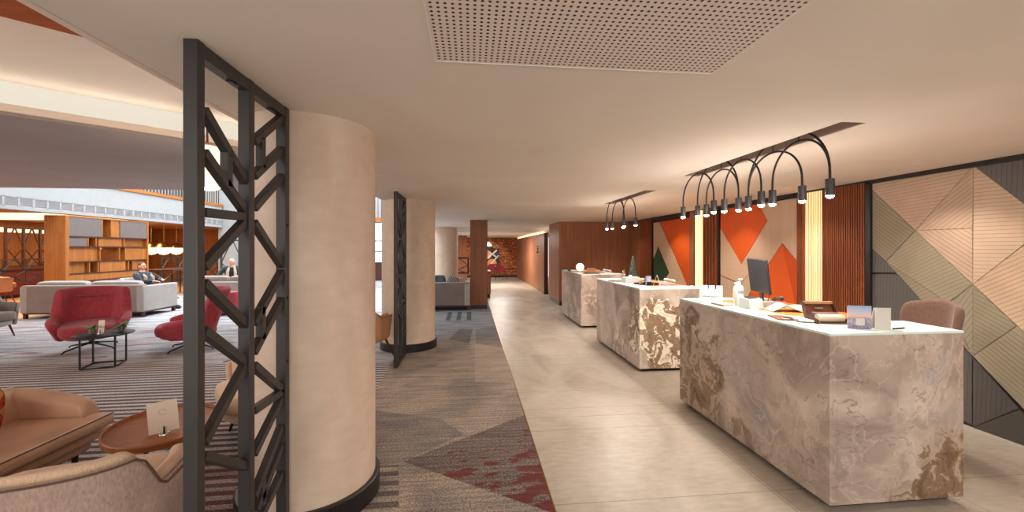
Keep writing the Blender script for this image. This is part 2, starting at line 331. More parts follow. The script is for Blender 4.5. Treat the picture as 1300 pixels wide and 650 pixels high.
# ------------------------------------------------------------------ mesh building
class MB:
    def __init__(s): s.bm = bmesh.new()
    def face(s, vs):
        try: return s.bm.faces.new(vs)
        except ValueError: return None
    def box(s, x0, x1, y0, y1, z0, z1):
        v = [s.bm.verts.new((x, y, z)) for x in (x0, x1) for y in (y0, y1) for z in (z0, z1)]
        for f in ((0, 1, 3, 2), (4, 6, 7, 5), (0, 4, 5, 1), (2, 3, 7, 6), (0, 2, 6, 4), (1, 5, 7, 3)): s.face([v[i] for i in f])
        return s
    def obox(s, c, size, rot=None):
        m = (rot or Matrix.Identity(3)); v = []
        for x in (-.5, .5):
            for y in (-.5, .5):
                for z in (-.5, .5): v.append(s.bm.verts.new(Vector(c) + m @ Vector((x * size[0], y * size[1], z * size[2]))))
        for f in ((0, 1, 3, 2), (4, 6, 7, 5), (0, 4, 5, 1), (2, 3, 7, 6), (0, 2, 6, 4), (1, 5, 7, 3)): s.face([v[i] for i in f])
        return s
    def bar(s, p, q, w, h, up=(0, 0, 1)):
        p, q = Vector(p), Vector(q); d = q - p; L = d.length; d.normalize(); up = Vector(up)
        if abs(d.dot(up)) > .98: up = Vector((0, 1, 0))
        sx = d.cross(up).normalized(); u = sx.cross(d).normalized()
        return s.obox((p + q) / 2, (w, L, h), Matrix((sx, d, u)).transposed())
    def ring(s, c, r, seg, ax, ay): return [s.bm.verts.new(Vector(c) + ax * (r * math.cos(2 * math.pi * i / seg)) + ay * (r * math.sin(2 * math.pi * i / seg))) for i in range(seg)]
    def bridge(s, a, b):
        n = len(a)
        for i in range(n): s.face([a[i], a[(i + 1) % n], b[(i + 1) % n], b[i]])
    def cyl(s, p, q, r, r2=None, seg=16):
        p, q = Vector(p), Vector(q); d = (q - p).normalized(); u = Vector((1, 0, 0)) if abs(d.x) < .9 else Vector((0, 1, 0))
        ax = d.cross(u).normalized(); ay = d.cross(ax)
        a = s.ring(p, r, seg, ax, ay); b = s.ring(q, r if r2 is None else r2, seg, ax, ay)
        s.bridge(a, b); s.face(a[::-1]); s.face(b); return s
    def tube(s, pts, r, seg=8, closed=False):
        pts = [Vector(p) for p in pts]; n = len(pts); rings = []; prev = None
        for i in range(n):
            a, b = pts[i - 1] if (i or closed) else pts[i], pts[(i + 1) % n] if (i < n - 1 or closed) else pts[i]
            d = (b - a).normalized()
            if prev is None:
                u = Vector((0, 0, 1)) if abs(d.z) < .9 else Vector((1, 0, 0)); ax = d.cross(u).normalized()
            else: ax = (prev - d * prev.dot(d)).normalized()
            prev = ax; rr = r[i] if isinstance(r, (list, tuple)) else r
            rings.append(s.ring(pts[i], rr, seg, ax, d.cross(ax)))
        for i in range(n - 1): s.bridge(rings[i], rings[i + 1])
        if closed: s.bridge(rings[-1], rings[0])
        else: s.face(rings[0][::-1]); s.face(rings[-1])
        return s
    def lathe(s, prof, seg=24, c=(0, 0, 0), sx=1, sy=1):
        c = Vector(c); rings = []
        for r, z in prof:
            if r < 1e-5: rings.append([s.bm.verts.new(c + Vector((0, 0, z)))])
            else: rings.append([s.bm.verts.new(c + Vector((r * sx * math.cos(2 * math.pi * i / seg), r * sy * math.sin(2 * math.pi * i / seg), z))) for i in range(seg)])
        for a, b in zip(rings, rings[1:]):
            if len(a) == 1 and len(b) > 1:
                for i in range(seg): s.face([a[0], b[(i + 1) % seg], b[i]])
            elif len(b) == 1 and len(a) > 1:
                for i in range(seg): s.face([a[i], a[(i + 1) % seg], b[0]])
            elif len(a) > 1: s.bridge(a, b)
        if len(rings[0]) > 1: s.face(rings[0][::-1])
        if len(rings[-1]) > 1: s.face(rings[-1])
        return s
    def prism(s, poly, vec):
        vec = Vector(vec); a = [s.bm.verts.new(Vector(p)) for p in poly]; b = [s.bm.verts.new(Vector(p) + vec) for p in poly]
        s.bridge(a, b); s.face(a[::-1]); s.face(b); return s
    def ball(s, c, r, seg=16, rings=10):
        r = (r, r, r) if isinstance(r, (int, float)) else r
        prof = [(math.sin(math.pi * i / rings), -math.cos(math.pi * i / rings)) for i in range(rings + 1)]
        b0 = len(s.bm.verts); s.lathe([(max(p[0], 0), p[1]) for p in prof], seg); s.bm.verts.ensure_lookup_table()
        for v in s.bm.verts[b0:]: v.co = Vector((v.co.x * r[0] + c[0], v.co.y * r[1] + c[1], v.co.z * r[2] + c[2]))
        return s
    def loft(s, secs, closed_sec=True, caps=True):
        rows = [[s.bm.verts.new(Vector(p)) for p in sec] for sec in secs]
        for a, b in zip(rows, rows[1:]):
            n = len(a)
            for i in range(n if closed_sec else n - 1): s.face([a[i], a[(i + 1) % n], b[(i + 1) % n], b[i]])
        if caps and closed_sec: s.face(rows[0][::-1]); s.face(rows[-1])
        return s
    def build(s, name, mat, parent=None, bevel=0, seg=2, sub=0, smooth=True, loc=None, rot=None, ang=38):
        bmesh.ops.recalc_face_normals(s.bm, faces=s.bm.faces[:])
        me = bpy.data.meshes.new(name); s.bm.to_mesh(me); s.bm.free()
        me.materials.append(M[mat] if isinstance(mat, str) else mat)
        if smooth:
            me.polygons.foreach_set('use_smooth', [True] * len(me.polygons))
            if not sub: me.set_sharp_from_angle(angle=R(ang))
        o = bpy.data.objects.new(name, me); COL.objects.link(o)
        if parent is not None: o.parent = parent
        if loc is not None: o.location = loc
        if rot is not None: o.rotation_euler = rot
        if bevel:
            b = o.modifiers.new('bevel', 'BEVEL'); b.width = bevel; b.segments = seg; b.limit_method = 'ANGLE'; b.angle_limit = R(40)
        if sub:
            b = o.modifiers.new('sub', 'SUBSURF'); b.levels = sub; b.render_levels = sub
        return o

def tag(o, label, cat, group=None):
    o['label'] = label; o['category'] = cat
    if group: o['group'] = group
    return o
def thing(name, label, cat, loc=(0, 0, 0), rz=0., group=None):
    o = bpy.data.objects.new(name, None); COL.objects.link(o); o.empty_display_size = .1
    o.location = loc; o.rotation_euler = (0, 0, rz); return tag(o, label, cat, group)
def struct(o): o['kind'] = 'structure'; return o
def dup(root, loc, rz, label, group=None):
    def cp(o, par):
        c = o.copy(); COL.objects.link(c)
        if par is not None: c.parent = par
        for ch in list(o.children): cp(ch, c)
        return c
    r = cp(root, None); r.location = loc; r.rotation_euler = (0, 0, rz); r['label'] = label
    if group: r['group'] = group
    return r
def box(name, mat, x0, x1, y0, y1, z0, z1, parent=None, bevel=0, **k): return MB().box(x0, x1, y0, y1, z0, z1).build(name, mat, parent, bevel, **k)

CZ = 2.4          # low ceiling
WX = 4.52         # decorated wall behind the desks
LX = -10.7        # lounge side wall line
mats()

# ================================================================== THE SETTING
def S(name, mat, *b, **k): return struct(box(name, mat, *b, **k))
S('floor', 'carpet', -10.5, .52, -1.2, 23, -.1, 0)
S('floor_tile', 'tile', .52, 5.2, -1.2, 23, -.1, 0)
S('trim_1', 'brass', .515, .523, -1.2, 23, -.01, .0015)
S('floor_bar', 'bar_floor', -17.5, -10.5, 4, 22, -.1, 0)
# low ceiling with two lamp slots let into it
SL = [(2.262, 2.432, 2.25, 4.10), (2.30, 2.46, 5.14, 6.80)]
mb = MB()
xs = [-1.38, 2.262, 2.30, 2.432, 2.46, 5.2]; ys = [-.3, 2.25, 4.10, 5.14, 6.80, 14.6]
for i in range(5):
    for j in range(5):
        cx, cy = (xs[i] + xs[i + 1]) / 2, (ys[j] + ys[j + 1]) / 2
        if any(a < cx < b and c < cy < d for a, b, c, d in SL): continue
        mb.box(xs[i], xs[i + 1], ys[j], ys[j + 1], CZ, CZ + .12)
bmesh.ops.remove_doubles(mb.bm, verts=mb.bm.verts[:], dist=1e-5)
seen = {}
for f in mb.bm.faces: seen.setdefault(tuple(sorted(v.index for v in f.verts)), []).append(f)
mb.bm.verts.index_update(); seen = {}
for f in mb.bm.faces: seen.setdefault(tuple(sorted(v.index for v in f.verts)), []).append(f)
bmesh.ops.delete(mb.bm, geom=[f for fs in seen.values() if len(fs) > 1 for f in fs], context='FACES_ONLY')
struct(mb.build('ceiling', 'ceiling', smooth=False))
for k, (a, b, c, d) in enumerate(SL):
    m = MB()
    m.box(a - .02, a + .003, c - .02, d + .02, CZ + .005, CZ + .15); m.box(b - .003, b + .02, c - .02, d + .02, CZ + .005, CZ + .15)
    m.box(a, b, c - .02, c + .003, CZ + .005, CZ + .15); m.box(a, b, d - .003, d + .02, CZ + .005, CZ + .15); m.box(a, b, c, d, CZ + .13, CZ + .15)
    struct(m.build('ceiling_recess', 'recess', smooth=False))
S('ceiling_far', 'ceiling', -1.38, 5.2, 14.6, 23, 2.27, 2.5)
S('ceiling_panel', 'perf', -.145, 1.058, .2, 1.676, CZ - .006, CZ + .002)
m = MB()
for b in ((-.149, -.145, .2, 1.68), (1.058, 1.061, .2, 1.68), (-.149, 1.061, 1.676, 1.681)): m.box(b[0], b[1], b[2], b[3], CZ - .008, CZ + .002)
struct(m.build('trim_2', 'plain_white', smooth=False))
# higher ceiling of the lounge, its timber board and the lit cove
UZ = 3.38
d = Vector((.778, .628, 0)); nrm = Vector((-.628, .778, 0))
A0 = Vector((-4.803, 4.625, 0))            # a point of the bulkhead's near edge
B0 = Vector((-3.44, 3.32, 0))              # a point of the timber edge
def line(p, t): return p + d * t
hi = [line(B0, -9), line(B0, 2.0), Vector((-1.38, line(B0, 2.0).y + .6, 0)), Vector((-1.38, 7.4, 0)), line(A0, 4.4) + nrm * .2, line(A0, -9) + nrm * .2]
struct(MB().prism([v + Vector((0, 0, UZ)) for v in hi], (0, 0, .1)).build('ceiling_lounge', 'upper', smooth=False))
wd = [line(B0, -9), line(B0, 2.6), line(B0, 2.6) - nrm * 3.2, line(B0, -9) - nrm * 3.2]
struct(MB().prism([v + Vector((0, 0, UZ - .05)) for v in wd], (0, 0, .15)).build('ceiling_timber', wood('ceiling_oak', '#8a3d10', '#b0571c', axis=0, rough=.9), smooth=False))
far = [Vector((-12.0, 10.14, 0)), Vector((-4.0, 10.12, 0))]
bk = [line(A0, -9), line(A0, 4.4), Vector((-1.38, 7.4, 0)), Vector((-1.38, 10.1, 0)), far[1], far[0]]
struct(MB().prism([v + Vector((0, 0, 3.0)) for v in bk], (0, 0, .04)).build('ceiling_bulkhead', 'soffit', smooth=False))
lip = [line(A0, -9), line(A0, 4.4), line(A0, 4.4) + nrm * .03, line(A0, -9) + nrm * .03]
struct(MB().prism([v + Vector((0, 0, 3.035)) for v in lip], (0, 0, .085)).build('trim_3', 'upper', smooth=False))
cv = [v + nrm * .12 for v in (line(A0, -9), line(A0, 4.4), line(A0, 4.4) + nrm * .03, line(A0, -9) + nrm * .03)]
struct(MB().prism([v + Vector((0, 0, 3.05)) for v in cv], (0, 0, .36)).build('ceiling_cove', 'cove', smooth=False))
S('wall_soffit', 'upper', -1.42, -1.385, -.3, 14.6, CZ, UZ + .1)
S('wall_roof', 'plain_white', -1.42, -1.385, 7.4, 21, UZ, 7.0)
# lounge side: dropped fascia with air vents, white wall, gallery above, bar below
S('trim_4', 'atrium', LX - .25, LX, 4, 18.55, 2.55, 2.62)
S('trim_5', 'atrium', LX - .25, LX, 4, 18.55, 2.85, 2.90)
S('wall_gallery', 'atrium', LX - .25, LX - .02, 4, 18.55, 2.90, 3.43)
S('wall_fascia', 'plain_white', LX - .25, LX - .12, 4, 18.55, 2.62, 2.85)
S('trim_6', 'orange_wood_y', LX - .3, LX + .02, 12.4, 18.6, 3.43, 3.54)
S('floor_gallery', 'plain_white', LX - 3.2, LX - .3, 4, 18.6, 3.43, 3.5)
S('wall_gallery_back', 'atrium', LX - 3.3, LX - 3.2, 4, 21.2, 2.7, 7)
S('ceiling_bar', wood('bar_ceiling_wood', '#a2683c', '#c08a58', axis=1), -17.5, LX - .25, 4, 22, 2.6, 2.68)
S('wall_bar', 'orange_wood', -16.2, -16.0, 4, 22, 0, 2.6)
S('wall_bar_end', 'orange_wood', -16.0, LX - .6, 21.9, 22.0, 0, 2.6)
S('ceiling_light_slot', 'cove2', -15.9, -11.6, 12.2, 14.9, 2.585, 2.6)
S('trim_10', 'cove2', -16.0, -15.97, 6, 20, 2.20, 2.36)
# far end of the lounge
S('wall_pier', 'atrium', LX - .2, -10.15, 18.6, 18.9, 0, 6)
S('wall_far', 'atrium', -10.15, -3.2, 21.0, 21.2, 3.0, 7)
S('wall_far_base', 'dark_wood', -10.15, -3.2, 21.0, 21.2, 0, .9)
S('ceiling_skylight', 'window', LX - 3.2, -1.4, 7.6, 21.2, 7.0, 7.05)
for k, x0 in enumerate((-10.1, -8.4, -6.7, -5.0)):
    w = S('window_%d' % (k + 1), 'window', x0, x0 + 1.6, 21.05, 21.1, .9, 3.0)
    m = MB()
    for xx in (x0 - .04, x0 + .78, x0 + 1.6): m.box(xx, xx + .06, 20.98, 21.05, .9, 3.0)
    for zz in (.9, 1.45, 2.0, 2.94): m.box(x0, x0 + 1.6, 20.98, 21.05, zz, zz + .05)
    m.build('window_frame', 'steel', w)
# corridor end and right-hand side
S('wall_brick', 'brick', -3.2, 2.75, 22.9, 23.1, 0, 2.3)
S('wall_corridor', wood('corridor_veneer', '#8e583c', '#b07a56', seam=(1, .5)), 2.62, 2.72, 14.25, 22.9, 0, 2.2)
S('trim_7', 'dark_wood', 2.6, 2.735, 14.17, 14.25, 0, 2.2)
S('trim_8', 'led', 2.64, 2.7, 14.4, 22.8, 2.2, 2.215)
S('baseboard_end', 'blackbase', 2.59, 2.745, 14.16, 14.26, 0, .12)
S('wall_passage', 'plain_white', 2.95, 5.2, 14.6, 14.7, 0, 2.4)
S('wall_wood', 'cherry', 2.535, WX + .6, 11.3, 11.42, .12, CZ)
S('wall_wood_side', 'cherry_y', 2.50, 2.535, 11.3, 12.75, .12, CZ)
S('wall_wood_back', 'cherry', 2.535, 5.2, 12.63, 12.75, .12, CZ)
S('baseboard_1', 'blackbase', 2.515, WX + .6, 11.315, 11.42, 0, .12)
S('baseboard_2', 'blackbase', 2.515, 2.55, 11.42, 12.74, 0, .12)
S('wall_right', 'cherry_y', WX + .06, WX + .2, -.2, 11.3, 0, CZ)
S('trim_9', 'blackbase', WX - .03, WX + .06, 1.2, 11.25, CZ - .022, CZ)
S('baseboard_brick', 'blackbase', -3.2, 2.6, 22.86, 22.9, 0, .12)

# round pillars
def pillar(x, y, r=.455):
    c = struct(MB().lathe([(r, 0), (r, CZ)], 72).build('pillar', 'plaster', loc=(x, y, 0)))
    MB().lathe([(r + .001, 0), (r + .03, 0), (r + .03, .118), (r + .022, .125), (r + .001, .125)], 72).build('pillar_base', 'blackbase', c)
pillar(-1.048, 2.775, .398); pillar(-1.035, 6.84, .43); pillar(-.98, 14.8, .5)
struct(box('pillar_square', 'walnut_col', -.03, .44, 10.9, 11.34, .1, CZ))
S('baseboard_square', 'blackbase', -.025, .435, 10.905, 11.335, 0, .1)
S('pillar_slim', 'walnut_col', -.62, -.2, 19.4, 19.8, 0, 2.27)

# ================================================================== air vents, gallery rail
for i in range(26):
    y0 = 10.05 + i * .325
    m = MB(); m.box(LX - .03, LX - .005, y0, y0 + .02, 2.62, 2.85); m.box(LX - .03, LX - .005, y0 + .30, y0 + .32, 2.62, 2.85)
    m.box(LX - .03, LX - .005, y0, y0 + .32, 2.62, 2.635); m.box(LX - .03, LX - .005, y0, y0 + .32, 2.835, 2.85)
    o = tag(m.build('air_vent', 'vent_grey', smooth=False), 'white louvred air vent in the long row along the bar fascia', 'air vent', 'air vents along the bar fascia')
    m = MB()
    for k in range(7): m.bar((LX - .02, y0 + .02, 2.645 + k * .028), (LX - .02, y0 + .30, 2.652 + k * .028), .03, .006, (.6, 0, .8))
    m.build('louvre', 'vent_grey', o)
t = thing('balcony_railing', 'dark metal railing of thin balusters on the timber gallery edge', 'railing', (LX - .1, 12.5, 3.54))
box('handrail', 'steel', -.03, .03, 0, 6.0, .95, 1.0, t)
for i in range(41): box('baluster', 'steel', -.012, .012, .05 + i * .147, .075 + i * .147, 0, .95, t)

# ================================================================== lattice screens beside the pillars
def screen(name, label):
    t = thing(name, label, 'room divider', (-1.035, 1.6, 0), 0, None)
    X = -1.035; w = .052
    def q(x, y):
        p = onX(x, y, X); return (0, p.y - 1.6, min(max(p.z, .06), CZ - .06))
    for y0, y1 in ((0, .042), (.352, .396), (.711, .755)):
        box('post', 'steel', -w / 2, w / 2, y0, y1, 0, CZ, t, .003)
    for z0, z1 in ((CZ - .055, CZ - .002), (.0, .055)): box('rail', 'steel', -w / 2 + .002, w / 2 - .002, .04, .713, z0, z1, t, .003)
    L = [((257, 139), (311, 231)), ((257, 193), (313, 272)), ((257, 269.5), (312, 275.5)), ((257, 339), (312, 279)), ((257, 359), (312, 413)),
         ((257, 419.5), (312, 461)), ((257, 563), (312, 460)), ((257, 579), (314, 593)),
         ((321, 180), (357, 149)), ((321, 224), (357, 189.5)), ((321, 264.5), (357, 224)), ((321, 282), (357, 337)), ((321, 411), (357, 345)), ((321, 448), (357, 380)),
         ((321, 463.5), (357, 495)), ((321, 521.5), (357, 497)), ((321, 577), (356, 506)), ((321, 631), (356, 542)), ((324, 648), (356, 566)), ((331, 655), (356, 602))]
    for a, b in L: MB().bar(q(*a), q(*b), .036, .034, (1, 0, 0)).build('brace', 'steel', t, .002)
    for a, b in (((287.5, 194), (287.5, 237)), ((331, 174), (331, 213)), ((331, 389), (331, 431)), ((331.5, 608), (331.5, 642))):
        MB().bar(q(*a), q(*b), .034, .034, (1, 0, 0)).build('strut', 'steel', t, .002)
    for z, y in ((1.0, .30), (1.35, .40), (1.75, .5)):
        MB().cyl((-.028, .733, z), (.03, .733, z), .009).build('bolt', 'black', t)
    for y in (.26, .6): box('catch', 'black', -.012, .012, y - .02, y + .02, CZ - .062, CZ - .054, t)
    return t
sc1 = screen('lattice_screen', 'dark steel lattice screen against the big plaster pillar at the front')
dup(sc1, (-1.02, 5.58, 0), 0, 'dark steel lattice screen standing at the second plaster pillar, behind the first')

# ================================================================== reception desks
def desk(loc, L, mat, label):
    t = thing('reception_desk', label, 'reception desk', loc, 0, None)
    W, H = .93, 1.1
    m = MB()
    m.box(0, .05, 0, L, .045, H - .014); m.box(.05, W, 0, .05, .045, H - .014); m.box(.05, W, L - .05, L, .045, H - .014)
    bmesh.ops.recalc_face_normals(m.bm, faces=m.bm.faces[:])
    m.build('stone_cladding', mat, t, .003, smooth=False)
    box('plinth', 'black', .06, W - .04, .06, L - .06, 0, .045, t)
    m = MB(); m.box(.0, .27, 0, L, H - .014, H); m.box(.27, W, 0, .36, H - .014, H); m.box(.27, W, L - .12, L, H - .014, H)
    m.build('counter_top', 'solid_surface', t, smooth=False)
    box('worktop', 'desk_wood', .27, W - .01, .36, L - .12, H - .03, H - .012, t)
    ped = box('drawer_pedestal', 'dark_wood', .5, W - .06, L - .55, L - .06, .045, H - .06, t)
    for z in (.12, .43, .74):
        dr = box('drawer', 'cherry_y', W - .06, W - .04, L - .54, L - .07, z, z + .28, t)
        box('handle', 'black', W - .04, W - .02, L - .38, L - .22, z + .2, z + .215, dr)
    return t
D1 = marble('breccia_marble', [((0, 1.62, .45), .62, 1), ((0, 1.35, .25), .3, .8), ((.80, 0, .12), .30, 1), ((.9, 0, .34), .20, 1), ((.55, 0, .0), .22, .9), ((0, .75, .0), .35, .7)], 1.3, .35)
D2 = marble('breccia_marble_veined', [((.45, 0, .45), .50, 1), ((.22, 0, .72), .30, 1), ((.85, 0, .42), .4, .9), ((.5, 0, .1), .5, .9), ((0, .05, .55), .40, .85), ((0, .8, .05), .42, .6)], 4.1)
D3 = marble('breccia_marble_pale', [((0, .6, .25), .6, .55), ((.3, 0, .6), .3, .35)], 7.7)
desk((2.185, 2.25, 0), 1.78, D1, 'front marble reception desk, largest of the row, brown breccia band at its far end')
desk((2.195, 5.07, 0), 1.80, D2, 'middle marble reception desk whose end face shows brown and cream broken stone')
desk((2.235, 8.03, 0), 1.75, D3, 'farthest marble reception desk, with a white globe lamp on top')

# ================================================================== decorated wall: panels seen on the plane x = WX
def facet(t, pts, mat, depth=.02, off=0.):
    o = t.location
    P = [onX(x, y, WX) for x, y in pts]
    P = [Vector((WX - off - o.x, p.y - o.y, min(max(p.z, .0), CZ - .02) - o.z)) for p in P]
    c = sum(P, Vector()) / len(P); P = [p + (c - p).normalized() * .003 for p in P]
    return MB().prism(P, (depth, 0, 0)).build('facet', mat, t, .0015, 1, smooth=False)
def yat(x): return onX(x, 316, WX).y
t = thing('wall_panel', 'large faceted wall panel of beige, olive and slate grooved triangles behind the office chair', 'wall panel', (WX, yat(1104), 0))
o = t.location
GR = {}
def G(c, ang):
    k = (c, ang)
    if k not in GR: GR[k] = grooved('grooved_board', c, (math.cos(R(ang)), math.sin(R(ang))), .034)
    return GR[k]
BE, OL, SLT = '#bfa48e', '#8f8570', '#5c5a58'
a_, b_, c_, d_, e_ = (1104.4, 239), (1161.9, 292.6), (1235.7, 210), (1234.7, 289.9), (1234.7, 361)
h_ = (1104.4, 313.6); j_ = (1124.5, 332); k_ = (1204, 384.6)
def lerp(p, q, t): return (p[0] + (q[0] - p[0]) * t, p[1] + (q[1] - p[1]) * t)
facet(t, [(1104.4, 232), c_, b_, a_], G(BE, 86))
facet(t, [b_, c_, d_], G('#b79c86', 52))
facet(t, [b_, d_, e_], G('#b99e88', 128))
facet(t, [c_, (1301, 259), (1301, 310), e_], G('#c2a890', 90))
facet(t, [e_, (1301, 310), (1340, 279), (1340, 460), (1300, 422)], G('#bfa389', 58))
facet(t, [a_, b_, j_, h_], G(OL, 128))
facet(t, [b_, e_, k_, j_], G('#958a74', 60))
facet(t, [e_, (1291, 413.6), (1234.7, 452)], G('#887e68', 118))
facet(t, [e_, (1234.7, 452), k_], G('#8f8570', 30))
facet(t, [(1234.7, 452), (1291, 413.6), (1300, 422), (1340, 460), (1340, 562)], G('#958a74', 128))
facet(t, [k_, (1234.7, 452), (1150, 371), j_] if False else [j_, k_, (1234.7, 452)], G('#8b816c', 60))
facet(t, [c_, (1340, 184), (1340, 288), (1301, 259)], G(SLT, 2))
facet(t, [h_, j_, (1139, 346), (1104.4, 346)], G('#5a5754', 2))
facet(t, [(1104.4, 347.5), (1140.5, 347.5), (1234, 453), (1234, 540), (1104.4, 470)], G('#55514e', 2))
facet(t, [(1234.7, 453), (1293, 519), (1234.7, 544)], G('#4c4845', 2))
facet(t, [(1234.7, 545.5), (1293, 520), (1340, 563), (1340, 590)], G('#48443f', 90))
m = MB(); y1, y0 = yat(1101), yat(1340); 
m.box(-.03, .03, y1 - o.y - .06, y1 - o.y, 0, CZ - .02); m.box(-.03, .03, y0 - o.y, y1 - o.y, CZ - .045, CZ - .02)
m.build('frame', 'blackbase', t, smooth=False)
box('backing_board', 'blackbase', .015, .05, y0 - o.y, y1 - o.y, 0, CZ - .03, t)

def fluted(name, label, x0, x1, mat, n, depth=.03, base='dark_wood', gap=.2):
    ya, yb = yat(x0), yat(x1); t = thing(name, label, 'wall panel', (WX, yb, 0)); Ln = ya - yb
    m = MB(); p = Ln / n
    for i in range(n): m.box(-depth, 0, i * p + p * gap, (i + 1) * p - p * gap, 0, CZ - .022)
    m.build('fluting', mat, t, .004, 2)
    box('backing_board', base, 0, .05, 0, Ln, 0, CZ - .022, t)
    return t
fluted('fluted_panel', 'dark mahogany fluted panel between the glowing reveal and the big faceted panel', 1046, 1100.5, 'flute_wood', 19)
t = fluted('fluted_panel', 'pale fluted panel lit from behind, right of the second orange triangle panel', 1022, 1045.5, 'flute_pale', 11, .012, 'cove2', .27)
fluted('fluted_panel', 'narrow dark fluted strip beside the lit pale panel', 1013.2, 1021.6, 'flute_wood', 4)
def flat_panel(label, x0, x1):
    ya, yb = yat(x0), yat(x1); t = thing('wall_panel', label, 'wall panel', (WX, yb, 0)); Ln = ya - yb
    box('backing_board', 'blackbase', .015, .05, 0, Ln, 0, CZ - .022, t)
    m = MB(); m.box(-.02, .02, Ln - .035, Ln, 0, CZ - .022); m.box(-.02, .02, 0, Ln, CZ - .05, CZ - .022); m.build('frame', 'blackbase', t, smooth=False)
    return t
OR = plain('orange_lacquer', '#d0540f', .5, var=.06, sc=2); BG = wood('beige_linen_board', '#bb9d84', '#c6a98f', .6); BG2 = wood('beige_linen_board_light', '#c6a68a', '#d0b294', .6, axis=1)
GN = plain('bottle_green_lacquer', '#23442a', .5, var=.1); OR2 = plain('deep_orange_lacquer', '#bf4508', .5, var=.06, sc=2)
t = flat_panel('beige wall panel with two large orange triangles behind the black monitor', 912.5, 1012.8)
facet(t, [(915, 266), (963, 259), (974, 279.5), (941, 335), (914.5, 289)], OR)
facet(t, [(963, 259), (1012.5, 251), (1012.5, 332), (993, 308.5), (975, 336), (941, 335.5), (974.2, 279.8)], BG)
facet(t, [(914.5, 290), (940.7, 335.4), (960, 336), (940, 360), (914.5, 349)], BG2)
facet(t, [(914.5, 350), (940, 361), (958, 338), (974, 337), (950, 375), (950, 450), (914.5, 450)], BG)
facet(t, [(993, 309.3), (1012.5, 333), (1012.5, 395)], OR2)
facet(t, [(992.8, 309.3), (1012.3, 395.5), (1012.5, 470), (951, 450), (951, 375), (975, 337)], OR)
t = flat_panel('beige, orange and bottle green diamond wall panel farthest along the wall', 828, 875.5)
facet(t, [(829.5, 283), (837, 281.5), (871.5, 362), (871.5, 440), (829.5, 425), (829.5, 371), (841, 361), (849.5, 346), (835.5, 312.5), (829.5, 328)], BG2)
facet(t, [(835.5, 313), (849, 346), (840.6, 360.5), (829.5, 370), (829.5, 329)], GN)
facet(t, [(838, 281.5), (875.4, 275.6), (875.4, 440), (872.2, 440), (872.2, 362)], OR)
t = fluted('fluted_panel', 'plain cherry strip between the orange panel and the narrow lit reveal', 876, 882.4, 'cherry_y', 1)
t = fluted('fluted_panel', 'narrow lit reveal glowing pale yellow between two cherry strips', 882.8, 892.6, 'backlit', 3, .02, 'backlit')
t = fluted('fluted_panel', 'cherry board left of the beige panel with two orange triangles', 893, 912, 'flute_wood', 5)
fluted('fluted_panel', 'dark fluted timber beside the green diamond panel, in the far corner', 813, 827.5, 'flute_wood', 12)

# ================================================================== arched pendant lamps
def chandelier(loc, label, heads, arcs, slot_z):
    t = thing('arc_chandelier', label, 'chandelier', loc)
    L = Vector(loc); ZB = 1.95
    for x, y in heads:
        q = Vector((x, y, 0)) - Vector((L.x, L.y, 0))
        h = MB().cyl((q.x, q.y, ZB + .02 - L.z), (q.x, q.y, ZB + .13 - L.z), .026, seg=20).build('lamp_head', 'steel', t, .003)
        MB().ball((q.x, q.y, ZB + .018 - L.z), (.0225, .0225, .016), 14, 8).build('bulb', 'bulb', h)
    for i, j, apex in arcs:
        a, b = Vector((*heads[i], ZB + .13)), Vector((*heads[j], ZB + .13)); zs = ZB + .17; pts = [a]
        for k in range(29):
            th = math.pi * k / 28; f = .5 - .5 * math.cos(th)
            p = a.lerp(b, f); p.z = zs + (apex - zs) * math.sin(th) ** .9; pts.append(p)
        pts.append(b); MB().tube([p - L for p in pts], .0075, 8).build('arc', 'black', t)
        top = a.lerp(b, .5); MB().tube([Vector((top.x, top.y, apex)) - L, Vector((top.x, top.y, slot_z)) - L], .003, 6).build('suspension_wire', 'black', t)
    ys_ = [h[1] for h in heads]; box('canopy', 'recess', -.03, .03, min(ys_) - L.y + .1, max(ys_) - L.y - .1, slot_z - L.z - .012, slot_z - L.z, t)
    return t
H1 = [(2.31, 4.19), (2.40, 4.06), (2.42, 3.93), (2.29, 3.60), (2.33, 3.50), (2.40, 3.40), (2.40, 3.27), (2.30, 2.985), (2.34, 2.915), (2.40, 2.70), (2.34, 2.41)]
chandelier((2.35, 3.2, 2.53), 'black arched chandelier of ten lamps above the front reception desk', H1,
           [(0, 3, 2.39), (1, 5, 2.49), (2, 5, 2.385), (4, 7, 2.385), (6, 10, 2.495), (6, 9, 2.39), (8, 10, 2.395)], 2.53)
H2 = [(2.35, 6.79), (2.40, 6.66), (2.45, 6.30), (2.36, 6.02), (2.40, 5.68)]
chandelier((2.38, 6.2, 2.53), 'smaller black arched chandelier of five lamps above the middle reception desk', H2, [(0, 3, 2.49), (1, 3, 2.40), (2, 4, 2.40)], 2.53)

# recessed downlights, with more added to even out the light
def downlight(x, y, z=CZ, first=[]):
    lab = 'small white recessed downlight set flush in the low ceiling'
    if not first:
        t = thing('downlight', lab, 'downlight', (x, y, z), 0, 'recessed downlights')
        MB().lathe([(.034, -.004), (.048, -.004), (.048, .003), (.034, .003)], 24).build('trim_ring', 'plain_white', t)
        MB().lathe([(0, -.001), (.034, -.001)], 24).build('lens', 'spot', t); first.append(t)
    else: dup(first[0], (x, y, z), 0, lab)
DL = [(4.05, 3.27), (2.656, 7.135), (3.1, 6.7), (-.976, 4.353), (3.15, 3.72), (4.0, 6.22), (3.1, 5.66), (3.1, 9.44), (3.1, 8.57), (4.0, 4.75), (4.0, 8.2), (4.0, 1.9), (3.9, 10.2),
      (1.4, 10.0), (1.4, 12.8), (1.4, 7.2)]
for p in DL: downlight(*p)

